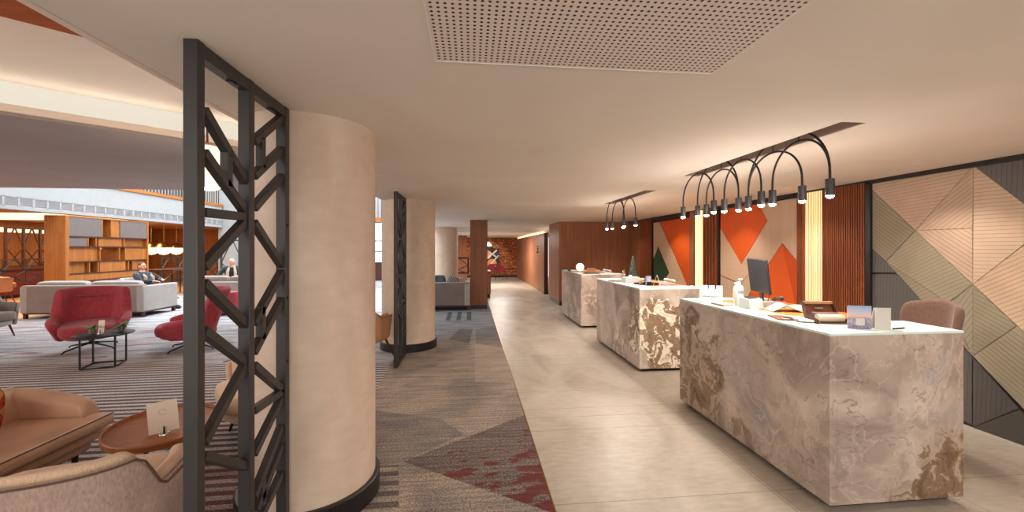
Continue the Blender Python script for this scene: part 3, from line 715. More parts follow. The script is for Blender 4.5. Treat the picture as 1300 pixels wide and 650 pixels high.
# ================================================================== shell seats
def sgnp(v, p): return math.copysign(abs(v) ** p, v)
def shell_secs(W, D, zb, zt, t0=118, thick=.06, pw=.72, n=40, flare=.12, lean=.16, fwd=1.15, nv=5, base=.0):
    """sections around the back and arms of an upholstered shell; front is -y; zt(deg) gives the rim height"""
    secs = []
    for i in range(n + 1):
        th = -t0 + 2 * t0 * i / n; r = R(th); s_, c_ = math.sin(r), math.cos(r); top = zt(abs(th))
        px = W / 2 * sgnp(s_, pw); py = D / 2 * sgnp(c_, pw) * (fwd if c_ < 0 else 1)
        k = 1 - thick / (W / 2); out, inn = [], []
        for v in range(nv + 1):
            f = v / nv; z = zb + (top - zb) * f; sc = (1 - flare) + flare * min(1, f * 1.0) + base * (f - 1) * (f - 1) * -1
            y = py * sc + lean * max(0, c_) * max(0, z - zb - .15)
            out.append((px * sc, y, z)); inn.append((px * sc * k, y - (py * sc) * (1 - k), z))
        rim = [((out[-1][0] * .75 + inn[-1][0] * .25), out[-1][1] * .75 + inn[-1][1] * .25, top + thick * .32), ((out[-1][0] * .25 + inn[-1][0] * .75), out[-1][1] * .25 + inn[-1][1] * .75, top + thick * .32)]
        secs.append(out + rim + inn[::-1])
    return secs
def cushion(name, mat, parent, c, size, rot=(0, 0, 0), puff=.25, pw=.35):
    """pillow-like rounded block"""
    m = MB(); n, k = 20, 8; rows = []
    sx, sy, sz = size[0] / 2, size[1] / 2, size[2] / 2
    for j in range(1, k):
        ph = math.pi * j / k; z = -math.cos(ph); rr = math.sin(ph) ** .5
        rows.append([(sx * (1 - (1 - rr) * puff * 2) * sgnp(math.cos(2 * math.pi * i / n), pw), sy * (1 - (1 - rr) * puff * 2) * sgnp(math.sin(2 * math.pi * i / n), pw), sz * sgnp(z, .7)) for i in range(n)])
    m.loft(rows); return m.build(name, mat, parent, sub=1, loc=c, rot=rot)

# ---- red wing lounge chairs
def wing_chair(loc, rz, label):
    t = thing('wing_chair', label, 'armchair', loc, rz, None)
    def zt(a):
        if a < 60: return .95 - .02 * (a / 60)
        if a < 80: f = (a - 60) / 20; f = f * f * (3 - 2 * f); return .93 - .40 * f
        return .53 - .09 * (a - 80) / 48
    MB().loft(shell_secs(.98, .78, .20, zt, 128, .125, .70, 56, .24, .22, 1.3)).build('shell', 'red', t, sub=1)
    # rounded belly under the seat
    MB().lathe([(0, .175), (.22, .18), (.33, .21), (.385, .27), (.37, .33), (0, .34)], 32, (0, -.06, 0), 1.0, 1.02).build('seat_base', 'red', t, sub=1)
    cushion('seat_cushion', 'red_in', t, (0, -.10, .365), (.68, .72, .17), (R(4), 0, 0), .12, .45)
    cushion('back_cushion', 'red_in', t, (0, .335, .65), (.70, .10, .48), (R(-15), 0, 0), .2, .45)
    MB().tube([(-.17, .335, .83), (0, .32, .822), (.17, .335, .83)], .007, 6).build('seam', 'piping', t)
    MB().cyl((0, 0, .085), (0, 0, .2), .03).build('pedestal', 'black', t)
    for k in range(4):
        a = R(45 + 90 * k); e = Vector((math.cos(a) * .40, math.sin(a) * .40, .014))
        MB().tube([(0, 0, .11), e * .92 + Vector((0, 0, .03)), e], [.017, .012, .011], 8).build('leg', 'black', t)
    return t
wing_chair((-6.12, 7.16, 0), R(34), 'red wing chair facing the camera behind the small round black table')
wing_chair((-4.50, 7.02, 0), R(-62), 'red wing chair turned sideways, seen partly through the front lattice screen')

# ---- round black side table with plants
t = thing('side_table', 'small round black metal side table in front of the red wing chair', 'table', (-5.08, 6.13, 0), R(20))
MB().lathe([(.0, .432), (.315, .432), (.32, .438), (.32, .446), (.312, .45), (0, .45)], 48).build('table_top', 'black', t)
for k in range(4):
    a = R(45 + 90 * k); MB().bar((math.cos(a) * .25, math.sin(a) * .25, .012), (math.cos(a) * .25, math.sin(a) * .25, .434), .018, .018).build('leg', 'black', t)
    b = R(135 + 90 * k); MB().bar((math.cos(a) * .25, math.sin(a) * .25, .01), (math.cos(b) * .25, math.sin(b) * .25, .01), .016, .016).build('foot_rail', 'black', t)
def plant(loc, label, n, s):
    t = thing('potted_plant', label, 'plant', loc)
    m = MB(); m.lathe([(.036, 0), (.042, .075), (.039, .075), (.034, .006), (.0, .006)], 20); m.build('glass_pot', 'glass', t)
    MB().lathe([(0, .008), (.033, .008), (.038, .06), (0, .066)], 20).build('soil', 'terracotta', t)
    m = MB(); rnd = random.Random(s)
    for i in range(n):
        a = rnd.uniform(0, 6.28); ln = rnd.uniform(.09, .19); up = rnd.uniform(.35, 1.2); dv = Vector((math.cos(a), math.sin(a), up)).normalized()
        side = Vector((-math.sin(a), math.cos(a), 0)); p0 = Vector((0, 0, .065)); rows = []
        for k in range(6):
            f = k / 5; w = .013 * math.sin(math.pi * min(.98, f * .9 + .1)) + .001; p = p0 + dv * ln * f + Vector((0, 0, -.07 * f * f))
            nn = side.cross(dv).normalized() * .0015; rows.append([p - side * w, p + nn, p + side * w, p - nn])
        m.loft(rows)
    m.build('foliage', 'leaf', t); return t
plant((-5.20, 6.10, .45), 'lower small-leaved green plant in a glass pot on the round black table', 22, 3)
plant((-4.97, 6.27, .45), 'taller spiky green plant in a glass pot on the round black table', 34, 5)
def menu_card(loc, rz, label, w, h, tilt):
    t = thing('menu_card', label, 'card stand', loc, rz)
    MB().lathe([(0, 0), (.032, 0), (.030, .006), (.012, .011), (0, .012)], 24).build('base_disc', 'chrome', t)
    MB().cyl((0, -.004, .01), (0, -.004, .05), .0045, seg=10).build('clip', 'black', t)
    c = MB().obox((0, .006, .012 + h / 2), (w, .003, h)).build('card', 'cream_card', t, rot=(0, 0, 0)); c.rotation_euler = (R(-8), R(tilt), 0)
    m = MB(); m.tube([(w * .0 + .019 * math.cos(a * .52), .0035, .012 + h * .66 + .019 * math.sin(a * .52)) for a in range(11)], .0008, 5); m.build('emblem', 'grey_plastic', c)
    return t
menu_card((-5.10, 6.10, .45), R(8), 'small upright cream card between two plants on the round black table', .07, .17, 0)

# ---- coffee table
t = thing('coffee_table', 'oval walnut tray-top coffee table with raised rim and black legs beside the beige armchairs', 'table', (-2.07, 2.95, 0), R(-62))
MB().lathe([(0, .398), (.36, .398), (.375, .405), (.38, .44), (.375, .446), (.365, .446), (.36, .424), (0, .42)], 64, (0, 0, 0), 1.0, .82).build('table_top', 'table_wood', t)
for k in range(4):
    a = R(40 + 90 * k); x, y = .24 * math.cos(a), .18 * math.sin(a)
    MB().bar((x * 1.12, y * 1.12, 0), (x, y, .399), .024, .024).build('leg', 'black', t)
MB().tube([(.22 * math.cos(k * .524), .18 * math.sin(k * .524), .37) for k in range(12)], .012, 8, True).build('under_ring', 'black', t)
menu_card((-1.98, 2.82, .42), R(18), 'cream menu card in a chrome stand on the oval walnut coffee table', .16, .195, -7)
t = thing('pen', 'black pen standing behind the cream menu card on the coffee table', 'pen', (-1.96, 3.02, .42), R(-30))
MB().cyl((0, 0, 0), (.05, .02, .125), .006, seg=10).build('barrel', 'black', t); MB().cyl((.05, .02, .125), (.055, .022, .137), .004, .001, 10).build('tip', 'chrome', t)
MB().lathe([(0, 0), (.022, 0), (.022, .05), (.018, .05), (.018, .006), (0, .006)], 18).build('holder', 'black', t)

# ---- beige tub armchairs
def tub_chair(name, loc, rz, label, out='taupe', inn='tan', hb=.74, ha=.60, legs='black', W=.80, D=.74, zb=.20, group=None, splay=1.12):
    t = thing(name, label, 'armchair', loc, rz, group)
    def zt(a):
        if a < 58: return hb
        if a < 80: f = (a - 58) / 22; f = f * f * (3 - 2 * f); return hb + (ha - hb) * f
        return ha
    secs = shell_secs(W, D, zb, zt, 126, .035, .62, 44, .10, .12, 1.2)
    MB().loft(secs).build('outer_shell', out, t, sub=1)
    secs2 = shell_secs(W - .07, D - .07, zb + .05, lambda a: zt(a) + .012, 124, .075, .62, 44, .10, .12, 1.2)
    MB().loft(secs2).build('inner_shell', inn, t, sub=1)
    MB().tube([Vector(s[5]) + Vector((0, 0, .008)) for s in secs], .005, 6).build('piping', 'piping', t)
    MB().lathe([(0, zb - .01), (.26, zb - .005), (.345, zb + .03), (.35, zb + .10), (0, zb + .11)], 36, (0, -.04, 0), W / .80, D / .78).build('seat_frame', out, t)
    cushion('seat_cushion', inn, t, (0, -.06, zb + .19), (W - .17, D - .04, .17), (0, 0, 0), .12, .4)
    for sx in (-1, 1):
        for sy in (-1, 1):
            MB().cyl((sx * .26 * splay * W / .8, sy * .25 * splay * W / .8, 0), (sx * .24 * W / .8, sy * .22 * W / .8, zb + .03), .011, .018, 12).build('leg', legs, t)
    return t
tub_chair('tub_armchair', (-1.94, 2.06, 0), R(180 + 12), 'beige tub armchair with woven taupe back in the front corner, seen from behind', hb=.705, ha=.52, W=1.02)
tub_chair('tub_armchair', (-1.74, 3.74, 0), R(-54), 'beige tub armchair behind the front lattice screen, half hidden by the pillar', out='tan')
tub_chair('tub_armchair', (-8.78, 8.20, 0), R(75), 'grey tub armchair with dark tapered legs at the left edge of the carpet', out='pale_grey_fab', inn='grey_fab', legs='dark_wood', W=.72, D=.7)
tub_chair('tub_chair', (-1.50, 5.86, 0), R(165), 'tan leather tub chair with splayed legs beside the second lattice screen', out='leather', inn='leather', legs='dark_wood', hb=.74, ha=.66, W=.66, D=.62, zb=.33, splay=1.5)
tub_chair('tub_chair', (-13.55, 12.9, 0), R(150), 'tan tub chair with wooden legs in the bar at the left edge', out='leather2', inn='leather', legs='leg_wood', hb=.95, ha=.78, W=.74, D=.68, zb=.38, splay=1.45)

# ---- beige leather lounge sofa in the front corner
t = thing('lounge_sofa', 'long beige leather lounge seat with thick cushion in the front corner of the lounge', 'sofa', (-2.72, 3.38, 0), 0)
MB().box(-.86, -.12, -1.75, -.02, .10, .20).build('base', 'leather2', t, .05, 4)
MB().box(-.88, -.05, -1.80, .03, .19, .275).build('seat_frame', 'leather2', t, .04, 4)
MB().prism([(-.80, -1.82, .285), (.01, -1.82, .285), (.01, .0, .285), (-.15, .0, .285), (-.15, -.08, .285), (-.80, -.08, .285)], (0, 0, .09)).build('seat_cushion', 'leather2', t, .035, 4)
MB().tube([(.002, -1.8, .372), (.002, -.02, .372)], .004, 6).build('piping', 'piping', t)
prof = [(-.80, .56), (-.66, .575), (-.5, .55), (-.33, .515), (-.21, .485), (-.17, .45), (-.165, .33)]
m = MB(); secs = []
for x, z in prof:
    w = .10 if x < -.25 else .08
    secs.append([(x, -.08, .2), (x, -.08, z - .03), (x, -.05, z), (x, w - .05, z), (x, w, z - .04), (x, w, .2)])
m.loft(secs).build('armrest', 'leather2', t, sub=1)
m = MB(); secs = []
for y in (-1.85, -1.2, -.6, -.05, .09):
    secs.append([(-.55, y, .2), (-.58, y, .45), (-.66, y, .575), (-.72, y, .595), (-.80, y, .565), (-.82, y, .2)])
m.loft(secs).build('backrest', 'leather2', t, sub=1)
for x in (-.85, -.15):
    for y in (-1.65, -.15): MB().cyl((x, y, 0), (x, y, .11), .014, .02, 12).build('leg', 'black', t)
t = thing('throw_pillow', 'red and black patterned throw pillow on the beige lounge seat', 'pillow', (-3.15, 2.81, .378))
cushion('cover', 'ikat', t, (0, 0, .19), (.37, .13, .36), (R(6), R(4), R(62)), .3, .5)

# ---- straight sofas
def sofa(loc, rz, W, D, label, fab='grey_fab', fab2='pale_grey_fab', h=.76, seats=2, arm=.16, backs=True):
    t = thing('sofa', label, 'sofa', loc, rz)     # origin: back edge middle on floor, seat towards -y
    box('base', fab, -W / 2 + .02, W / 2 - .02, -D + .06, -.02, .13, .33, t, .02)
    box('backrest', fab, -W / 2 + .02, W / 2 - .02, -.17, 0, .13, h, t, .03)
    for s in (-1, 1): box('armrest', fab2, s * (W / 2 - arm / 2) - arm / 2, s * (W / 2 - arm / 2) + arm / 2, -D, .004, .13, h - .03 if s < 0 else h - .03, t, .025)
    w = (W - 2 * arm) / seats
    for k in range(seats):
        x = -W / 2 + arm + w * (k + .5)
        cushion('seat_cushion', fab2, t, (x, -D / 2 - .08, .40), (w - .02, D - .22, .17), (0, 0, 0), .1, .25)
        if backs: cushion('back_cushion', fab2, t, (x, -.24, .66), (w - .02, .2, .42), (R(-8), 0, 0), .15, .3)
    box('leg_frame', 'dark_wood', -W / 2 + .03, W / 2 - .03, -D + .05, -.03, .10, .13, t)
    for sx in (-1, 1):
        for y in (-D + .07, -.07): box('leg', 'dark_wood', sx * (W / 2 - .06) - .03, sx * (W / 2 - .06) + .03, y - .03, y + .03, 0, .10, t)
    return t
sofa((-9.02, 10.33, 0), R(180), 2.62, 1.12, 'long grey sofa with its back to the red wing chair, before the bookcase', 'mauve_fab', 'pale_grey_fab', .77)
sofa((-1.02, 10.62, 0), R(180), 1.98, .95, 'grey sofa with pillows between the second pillar and the square timber pillar', 'grey_fab', 'pale_grey_fab', .74, 2, backs=False)
sofa((-6.85, 12.0, 0), R(180), 2.0, .95, 'dark grey sofa in front of the bald man, past the sideways red chair', 'mauve_fab', 'mauve_fab', .70, 2)
for (x, y, z, c, rot, lab, sz) in ((-.90, 10.93, .70, 'throw', (R(-12), 0, R(10)), 'blue grey rumpled pillow on the grey sofa by the second pillar', (.46, .17, .46)),
                             (-.50, 10.93, .69, 'stripe', (R(-12), R(14), R(-4)), 'striped dark grey pillow on the grey sofa by the square timber pillar', (.32, .13, .40)),
                             (-.26, 11.06, .67, 'tan', (R(-10), R(-8), R(30)), 'small beige pillow on the sofa next to the square timber pillar', (.24, .12, .36))):
    t = thing('throw_pillow', lab, 'pillow', (x, y, z - .19)); cushion('cover', c, t, (0, 0, .19), sz, rot, .3, .5)
t = thing('ottoman', 'small round red ottoman behind the sideways red wing chair', 'ottoman', (-6.05, 10.65, 0))
MB().lathe([(0, .06), (.27, .06), (.29, .12), (.29, .50), (.27, .55), (.18, .565), (0, .57)], 32).build('seat', 'red', t); MB().lathe([(.2, 0), (.2, .06), (0, .06)], 24).build('base', 'black', t)

# ---- bookcase (shelving unit) beside the sofa
t = thing('bookcase', 'tall oak open bookcase with staggered compartments behind the grey sofa', 'bookcase', (-10.53, 11.6, 0))
DP = .5; LN = 2.72; HT = 2.5
box('end_panel', 'orange_wood', -DP, 0, 0, .10, 0, HT, t); box('end_panel', 'orange_wood', -DP, 0, LN - .06, LN, 0, HT, t)
box('plinth', 'orange_wood_y', -DP, -.02, .10, LN - .06, 0, .72, t)
ZS = [.72, .93, 1.25, 1.66, 1.93, 2.47]
for z in ZS: box('shelf', 'dark_wood' if z < 2.4 else 'orange_wood_y', -DP, 0, .10, LN - .06, z, z + .035, t)
GP = plain('mauve_grey_panel', '#6c625e', .6, var=.05)
def cell(y0, y1, r, mat, depth=-DP + .02):
    box('back_panel', mat, depth, depth + .02, y0, y1, ZS[r] + .035, ZS[r + 1], t)
def div(y, r): box('divider', 'orange_wood', -DP, -.005, y, y + .03, ZS[r] + .035, ZS[r + 1], t)
cell(.10, 1.05, 4, GP, -.03); cell(1.66, 2.66, 4, GP, -.03); div(1.05, 4); div(1.34, 4); box('back_panel', 'orange_wood', -.05, -.03, 1.40, 1.66, ZS[4] + .035, ZS[5], t)
cell(.10, .62, 3, GP, -.04); cell(.98, 1.75, 3, 'orange_wood', -.06); cell(1.82, 2.66, 3, 'orange_wood', -.14); div(.62, 3); div(.86, 3); div(1.78, 3)
cell(.10, .98, 2, 'orange_wood', -.08); cell(1.86, 2.66, 2, 'orange_wood', -.05); div(.98, 2); div(1.62, 2); div(1.83, 2)
cell(.10, .62, 1, 'orange_wood', -.10); cell(1.0, 1.86, 1, 'orange_wood', -.04); cell(2.16, 2.66, 1, 'orange_wood', -.08); div(.66, 1); div(.92, 1); div(1.94, 1); div(2.10, 1)
cell(.1, 2.66, 0, 'orange_wood', -.03)
t = thing('figurine', 'small dark figurine on a bookcase shelf', 'ornament', (-10.72, 11.95, 1.285))
MB().lathe([(0, 0), (.05, 0), (.045, .02), (.015, .04), (.022, .09), (.03, .12), (.018, .16), (.026, .19), (.012, .22), (0, .225)], 16).build('body', 'black', t)
t = thing('double_socket', 'black double power socket low on the bookcase end', 'socket', (-10.72, 11.595, .40))
box('plate', 'black', -.09, .09, -.012, .0, -.045, .045, t, .004)
for s in (-1, 1): MB().cyl((s * .045, -.014, 0), (s * .045, -.01, 0), .02, seg=14).build('outlet', 'grey_plastic', t)

# ---- globe lamps beyond the bookcase, white lantern in the lounge
def globe_lamp(loc, r, label, rod):
    t = thing('globe_pendant', label, 'pendant lamp', loc)
    MB().lathe([(0, -r), (r * .5, -r * .87), (r * .87, -r * .5), (r, 0), (r * .98, .04), (0, .04)], 32).build('opal_bowl', 'globe', t)
    MB().lathe([(r * 1.0, .03), (r * .95, .3 * r), (r * .7, .72 * r), (r * .3, .95 * r), (0, r)], 32).build('brass_dome', 'brass', t)
    MB().cyl((0, 0, r), (0, 0, rod), .008, seg=8).build('rod', 'brass', t)
p = onX(208, 316, -12.6); globe_lamp((-12.6, p.y, 1.64), .275, 'nearest opal globe pendant with brass dome in the bar right of the bookcase', .96)
p = onX(224, 316, -12.9); globe_lamp((-12.9, p.y, 1.63), .27, 'opal globe pendant with brass dome nearest the lattice screen, in the bar', .97)
p = onX(192, 315, -13.2); globe_lamp((-13.2, p.y, 1.64), .27, 'opal globe pendant peeping past the right end of the bookcase', .96)
p = onX(142, 315, -12.4); globe_lamp((-12.4, p.y, 1.64), .27, 'opal globe pendant seen through the open middle of the bookcase', .96)
t = thing('lantern_pendant', 'large white glowing lantern pendant hanging behind the front lattice screen', 'pendant lamp', (-3.27, 5.36, 2.64))
MB().lathe([(0, -.29), (.10, -.285), (.155, -.25), (.18, -.17), (.18, .15), (.172, .225), (.15, .255)], 40).build('shade', 'lantern', t, sub=1)
MB().lathe([(.15, .252), (.11, .28), (.03, .292), (.012, .295)], 32).build('cap', 'leather2', t); MB().cyl((0, 0, .295), (0, 0, .74), .013, seg=12).build('rod', 'leg_wood', t)

# ---- bar background: lattice partitions, counter, low tables
def lattice(name, loc, rz, W, H, nx, label, z0=0., mat='steel', th=.04):
    t = thing(name, label, 'lattice partition', loc, rz)
    w = W / nx
    for i in range(nx + 1): box('post', mat, i * w - th / 2, i * w + th / 2, -th / 2, th / 2, z0, z0 + H, t)
    for z in (z0, z0 + H - th): box('rail', mat, 0, W, -th / 2 + .004, th / 2 - .004, z, z + th, t)
    for i in range(nx):
        a, b = i * w, (i + 1) * w; c = (a + b) / 2; zz = [z0, z0 + H * .5, z0 + H]
        for p, q in (((a, zz[0]), (b, zz[1])), ((b, zz[0]), (a, zz[1])), ((a, zz[1]), (c, zz[2])), ((c, zz[2]), (b, zz[1]))):
            MB().bar((p[0], 0, p[1]), (q[0], 0, q[1]), .03, .03, (0, 1, 0)).build('brace', mat, t)
    return t
ya, yb = onX(7, 300, -15.2).y, onX(57, 300, -15.2).y
lattice('lattice_partition', (-15.2, ya, 0), R(90), yb - ya + .9, 1.35, 4, 'tall dark lattice partition at the back of the bar', 1.0, 'dark_wood', .06)
t = thing('bar_counter', 'dark red wooden bar front under the lattice partition', 'counter', (-15.3, ya - 2.0, 0))
box('front', wood('dark_red_mahogany', '#4a140c', '#6e2416'), 0, .35, 0, 7.5, .1, .92, t); box('plinth', 'black', .0, .3, .0, 7.5, 0, .1, t); box('counter_top', 'dark_wood', -.05, .4, -.02, 7.52, .92, .97, t)
lattice('lattice_railing', (-14.3, ya - 1.6, 0), R(90), 3.9, .75, 6, 'low dark lattice railing in the bar behind the tan chair', .55, 'steel', .03)
p = onX(205, 352, -11.6); lattice('lattice_railing', (-11.6, p.y, 0), R(90), 3.4, .95, 4, 'low black lattice railing right of the bookcase, under the globe pendants', .35, 'steel', .05)
t = thing('bar_table', 'dark bar table beside the tan chair at the left edge', 'table', (-13.6, 11.95, 0))
MB().lathe([(0, .86), (.36, .86), (.37, .875), (.36, .89), (0, .89)], 32).build('table_top', 'leg_wood', t); MB().cyl((0, 0, .02), (0, 0, .86), .035).build('column', 'black', t); MB().lathe([(0, 0), (.24, 0), (.22, .025), (0, .03)], 24).build('base', 'black', t)
t = thing('sideboard', 'long dark table beyond the seated man, right of the bookcase', 'table', (-10.35, 15.3, 0))
box('table_top', 'dark_wood', -.5, .5, -.9, .9, .88, .93, t)
for x in (-.45, .42):
    for y in (-.85, .82): box('leg', 'black', x, x + .03, y, y + .03, 0, .88, t)
p = onY(299, 330, 17.6); lattice('lattice_partition', (p.x - .55, 17.6, 0), 0, 1.7, 1.9, 2, 'dark lattice partition beside the white wall behind the bald man', .1, 'steel', .06)
t = thing('display_shelf', 'tall timber display shelf behind the lattice partition, past the bald man', 'shelf', (-9.0, 19.0, 0))
for x in (0, 2.1): box('side_panel', 'dark_wood', x, x + .05, 0, .4, 0, 2.4, t)
for z in (.05, .6, 1.15, 1.7, 2.35): box('shelf', 'orange_wood', .05, 2.1, 0, .4, z, z + .04, t)
box('back_panel', 'orange_wood', .05, 2.1, .37, .4, .05, 2.35, t)
t = thing('gallery_shelf', 'dark open shelving glimpsed between the two plaster pillars', 'shelf', (-5.9, 17.0, 0))
for x in (0, .6, 1.2, 1.8): box('upright', 'steel', x, x + .05, 0, .35, 0, 2.2, t)
for z in (.05, .55, 1.05, 1.45, 1.85, 2.16): box('shelf', 'dark_wood', 0, 1.85, 0, .35, z, z + .035, t)
t = thing('landing_railing', 'dark railing high up between the two plaster pillars', 'railing', (-6.6, 19.4, 3.1))
box('slab', 'orange_wood', 0, 4, 0, .2, -.2, 0, t); box('handrail', 'steel', 0, 4, .05, .1, .95, 1.0, t)
for i in range(26): box('baluster', 'steel', .05 + i * .155, .075 + i * .155, .06, .09, 0, .95, t)

# ---- far end of the corridor
t = thing('wall_art', 'framed black picture with orange circles and white diagonal bars on the brick wall', 'picture', (.55, 22.9, 1.05))
box('canvas', 'black_plastic', 0, 1.05, -.04, 0, -.62, .60, t)
for i, (cx, cz, r) in enumerate(((.35, .25, .26), (.62, -.28, .28))): MB().cyl((cx, -.052, cz), (cx, -.04, cz), r, seg=40).build('circle', plain('salmon_print', '#d88a5e', .6), t)
for p, q in (((.25, .56), (.95, .05)), ((.3, -.58), (1.0, .2)), ((.1, -.2), (.9, .5))): MB().bar((p[0], -.056, p[1]), (q[0], -.056, q[1]), .012, .075, (0, 0, 1)).build('stripe', 'cream_card', t)
t = thing('dome_lamp', 'small glowing dome lamp near the picture on the brick wall', 'wall lamp', (.92, 22.5, 1.78))
MB().lathe([(0, .24), (.08, .22), (.2, .10), (.24, 0), (0, .01)], 24).build('shade', 'lantern', t); MB().tube([(0, 0, .24), (0, .02, .42), (0, .40, .46)], .012, 8).build('arm', 'black', t)
def shell_stool(loc, rz, label):
    t = thing('dining_chair', label, 'chair', loc, rz)
    MB().loft(shell_secs(.52, .5, .42, lambda a: .82 if a < 50 else .82 - .24 * min(1, (a - 50) / 40), 115, .04, .75, 24, .12, .15, 1.1)).build('shell', 'red', t, sub=1)
    cushion('seat', 'red_in', t, (0, -.02, .45), (.44, .44, .09))
    for sx in (-1, 1):
        for sy in (-1, 1): MB().cyl((sx * .22, sy * .22, 0), (sx * .17, sy * .17, .43), .009, .012, 10).build('leg', 'black', t)
shell_stool((.98, 21.0, 0), R(-40), 'dark red dining chair nearer the square timber pillar before the brick wall')
shell_stool((1.58, 21.3, 0), R(60), 'dark red dining chair standing below the picture on the brick wall')
t = thing('console', 'brown timber console standing behind the square timber pillar', 'console', (.22, 13.2, 0))
box('body', 'walnut_col', 0, .42, 0, .9, .13, .86, t); box('plinth', 'black', .02, .40, .02, .88, 0, .13, t); box('top', 'dark_wood', -.01, .43, -.01, .91, .86, .885, t)
t = lattice('lattice_partition', (-1.05, 17.6, 0), 0, .92, .72, 1, 'small black lattice partition glimpsed left of the square timber pillar', .54, 'black', .07)
t = thing('door_sign', 'vertical dark pictogram sign on the corridor veneer wall', 'sign', (2.576, 15.5, 1.60), R(90))
for k, sh in enumerate(('bar', 'tri', 'man', 'sq')):
    z = .115 - k * .075
    m = MB()
    if sh == 'bar': m.box(-.008, 0, -.04, .04, z - .014, z + .014)
    elif sh == 'tri': m.prism([(-.008, -.045, z - .03), (-.008, .045, z - .03), (-.008, -.02, z + .03)], (.008, 0, 0))
    elif sh == 'man': m.cyl((-.008, 0, z + .02), (0, 0, z + .02), .013, seg=12); m.box(-.008, 0, -.018, .018, z - .032, z + .006)
    else: m.box(-.008, 0, -.04, .04, z - .02, z + .02)
    m.build('pictogram', 'black', t, smooth=False)
t = thing('passage_shelf', 'dark shelf niche in the opening between the corridor wall and the cherry wall', 'shelf', (2.85, 14.4, 0))
box('cupboard', 'cream_card', 0, 1.0, 0, .18, 0, 1.02, t)
for z in (1.02, 1.45, 1.9): box('shelf', 'dark_wood', 0, 1.0, 0, .18, z, z + .04, t)
for x in (0, .96): box('side_panel', 'dark_wood', x, x + .04, 0, .18, 1.02, 2.3, t)
box('bottle_box', 'chrome', .1, .24, .02, .14, 1.06, 1.22, t)

# ================================================================== things on the desks
DZ = 1.1; WZ = 1.088
def text(s, size, mat, parent, loc, rot, ext=.0006):
    cu = bpy.data.curves.new('lettering', 'FONT'); cu.body = s; cu.size = size; cu.extrude = ext; cu.align_x = 'CENTER'; cu.align_y = 'CENTER'
    tmp = bpy.data.objects.new('lettering', cu); COL.objects.link(tmp)
    dg = bpy.context.evaluated_depsgraph_get(); me = bpy.data.meshes.new_from_object(tmp.evaluated_get(dg)); bpy.data.objects.remove(tmp)
    me.materials.clear(); me.materials.append(M[mat]); o = bpy.data.objects.new('lettering', me); COL.objects.link(o); o.parent = parent; o.location = loc; o.rotation_euler = rot; return o
# brochure holder
t = thing('brochure_holder', 'white brochure holder with two words on its front, on the front desk', 'holder', (2.30, 3.66, DZ), R(-33))
box('front', 'white', -.10, .10, -.05, -.044, 0, .125, t); box('base', 'white', -.10, .10, -.05, .05, 0, .006, t); box('back', 'white', -.10, .10, .044, .05, 0, .13, t)
for s in (-.10, .096): box('side', 'white', s, s + .004, -.044, .044, 0, .09, t)
text('BUSINESS BENEFITS', .0175, 'steel', t, (0, -.0505, .065), (R(90), 0, 0))
for x, y, rz, lab in ((2.263, 3.694, -33, 'blue leaflet in the left slot of the white brochure holder'), (2.312, 3.662, -33, 'blue leaflet in the middle of the white brochure holder'), (2.360, 3.622, -40, 'pale leaflet leaning at the right end of the white brochure holder')):
    t = thing('leaflet', lab, 'leaflet', (x, y, DZ + .006), R(rz))
    MB().obox((0, 0, .082), (.052, .01, .16)).build('pages', 'leaflet' if x < 2.33 else 'paper', t, rot=(R(-6), 0, 0)); MB().obox((0, -.0058, .13), (.036, .001, .03)).build('print', 'paper', t, rot=(R(-6), 0, 0))
# sanitiser bottles
def pump(loc, label, r, h, lab_c):
    t = thing('pump_bottle', label, 'bottle', loc, R(20))
    MB().lathe([(0, 0), (r * .95, 0), (r, .006), (r, h * .66), (r * .8, h * .74), (r * .36, h * .78), (r * .34, h * .80), (0, h * .80)], 28).build('body', 'white', t)
    MB().lathe([(0, h * .80), (r * .42, h * .80), (r * .42, h * .87), (r * .16, h * .88), (r * .16, h * .97), (0, h * .97)], 20).build('collar', 'white', t)
    MB().tube([(-.012, 0, h * .97), (r * .9, 0, h * .98), (r * 1.3, 0, h * .955)], .0065, 8).build('nozzle', 'white', t)
    m = MB(); a = [((r + .0008) * math.cos(R(k)), (r + .0008) * math.sin(R(k))) for k in range(-160, -39, 10)]
    m.loft([[(x, y, h * .47), (x * .985, y * .985, h * .47), (x * .985, y * .985, h * .58), (x, y, h * .58)] for x, y in a]); m.build('label_band', lab_c, t)
    return t
pump((2.42, 3.42, DZ), 'white pump bottle of hand gel with a grey label, beside the brochure holder', .034, .25, 'grey_plastic')
t = thing('bottle', 'white capped bottle standing behind the pump bottle, by the monitor', 'bottle', (2.60, 3.70, WZ))
MB().lathe([(0, 0), (.036, 0), (.038, .01), (.038, .14), (.028, .165), (.02, .17), (.02, .178), (0, .178)], 28).build('body', 'white', t); MB().lathe([(0, .178), (.026, .178), (.026, .205), (0, .208)], 24).build('cap', 'paper', t)
MB().lathe([(.0384, .04), (.0388, .04), (.0388, .12), (.0384, .12)], 28).build('label_band', 'scarf', t)
t = thing('leaflet_pile', 'flat pile of white forms beside the pump bottle on the front desk', 'paper', (2.31, 3.50, DZ), R(10))
box('lower_sheets', 'leather2', -.055, .055, -.075, .075, 0, .014, t); box('upper_sheets', 'paper', -.06, .06, -.07, .08, .014, .02, t)
t = thing('card_box', 'white slanted card reader box in front of the monitor', 'card reader', (2.44, 3.28, DZ), R(12))
MB().prism([(-.075, -.05, 0), (-.075, .07, 0), (-.075, .055, .10), (-.075, -.04, .085)], (.15, 0, 0)).build('body', 'white', t, .005, 3)
MB().obox((0, .008, .0945), (.11, .06, .006), Euler((R(9), 0, 0)).to_matrix()).build('screen', 'black_plastic', t)
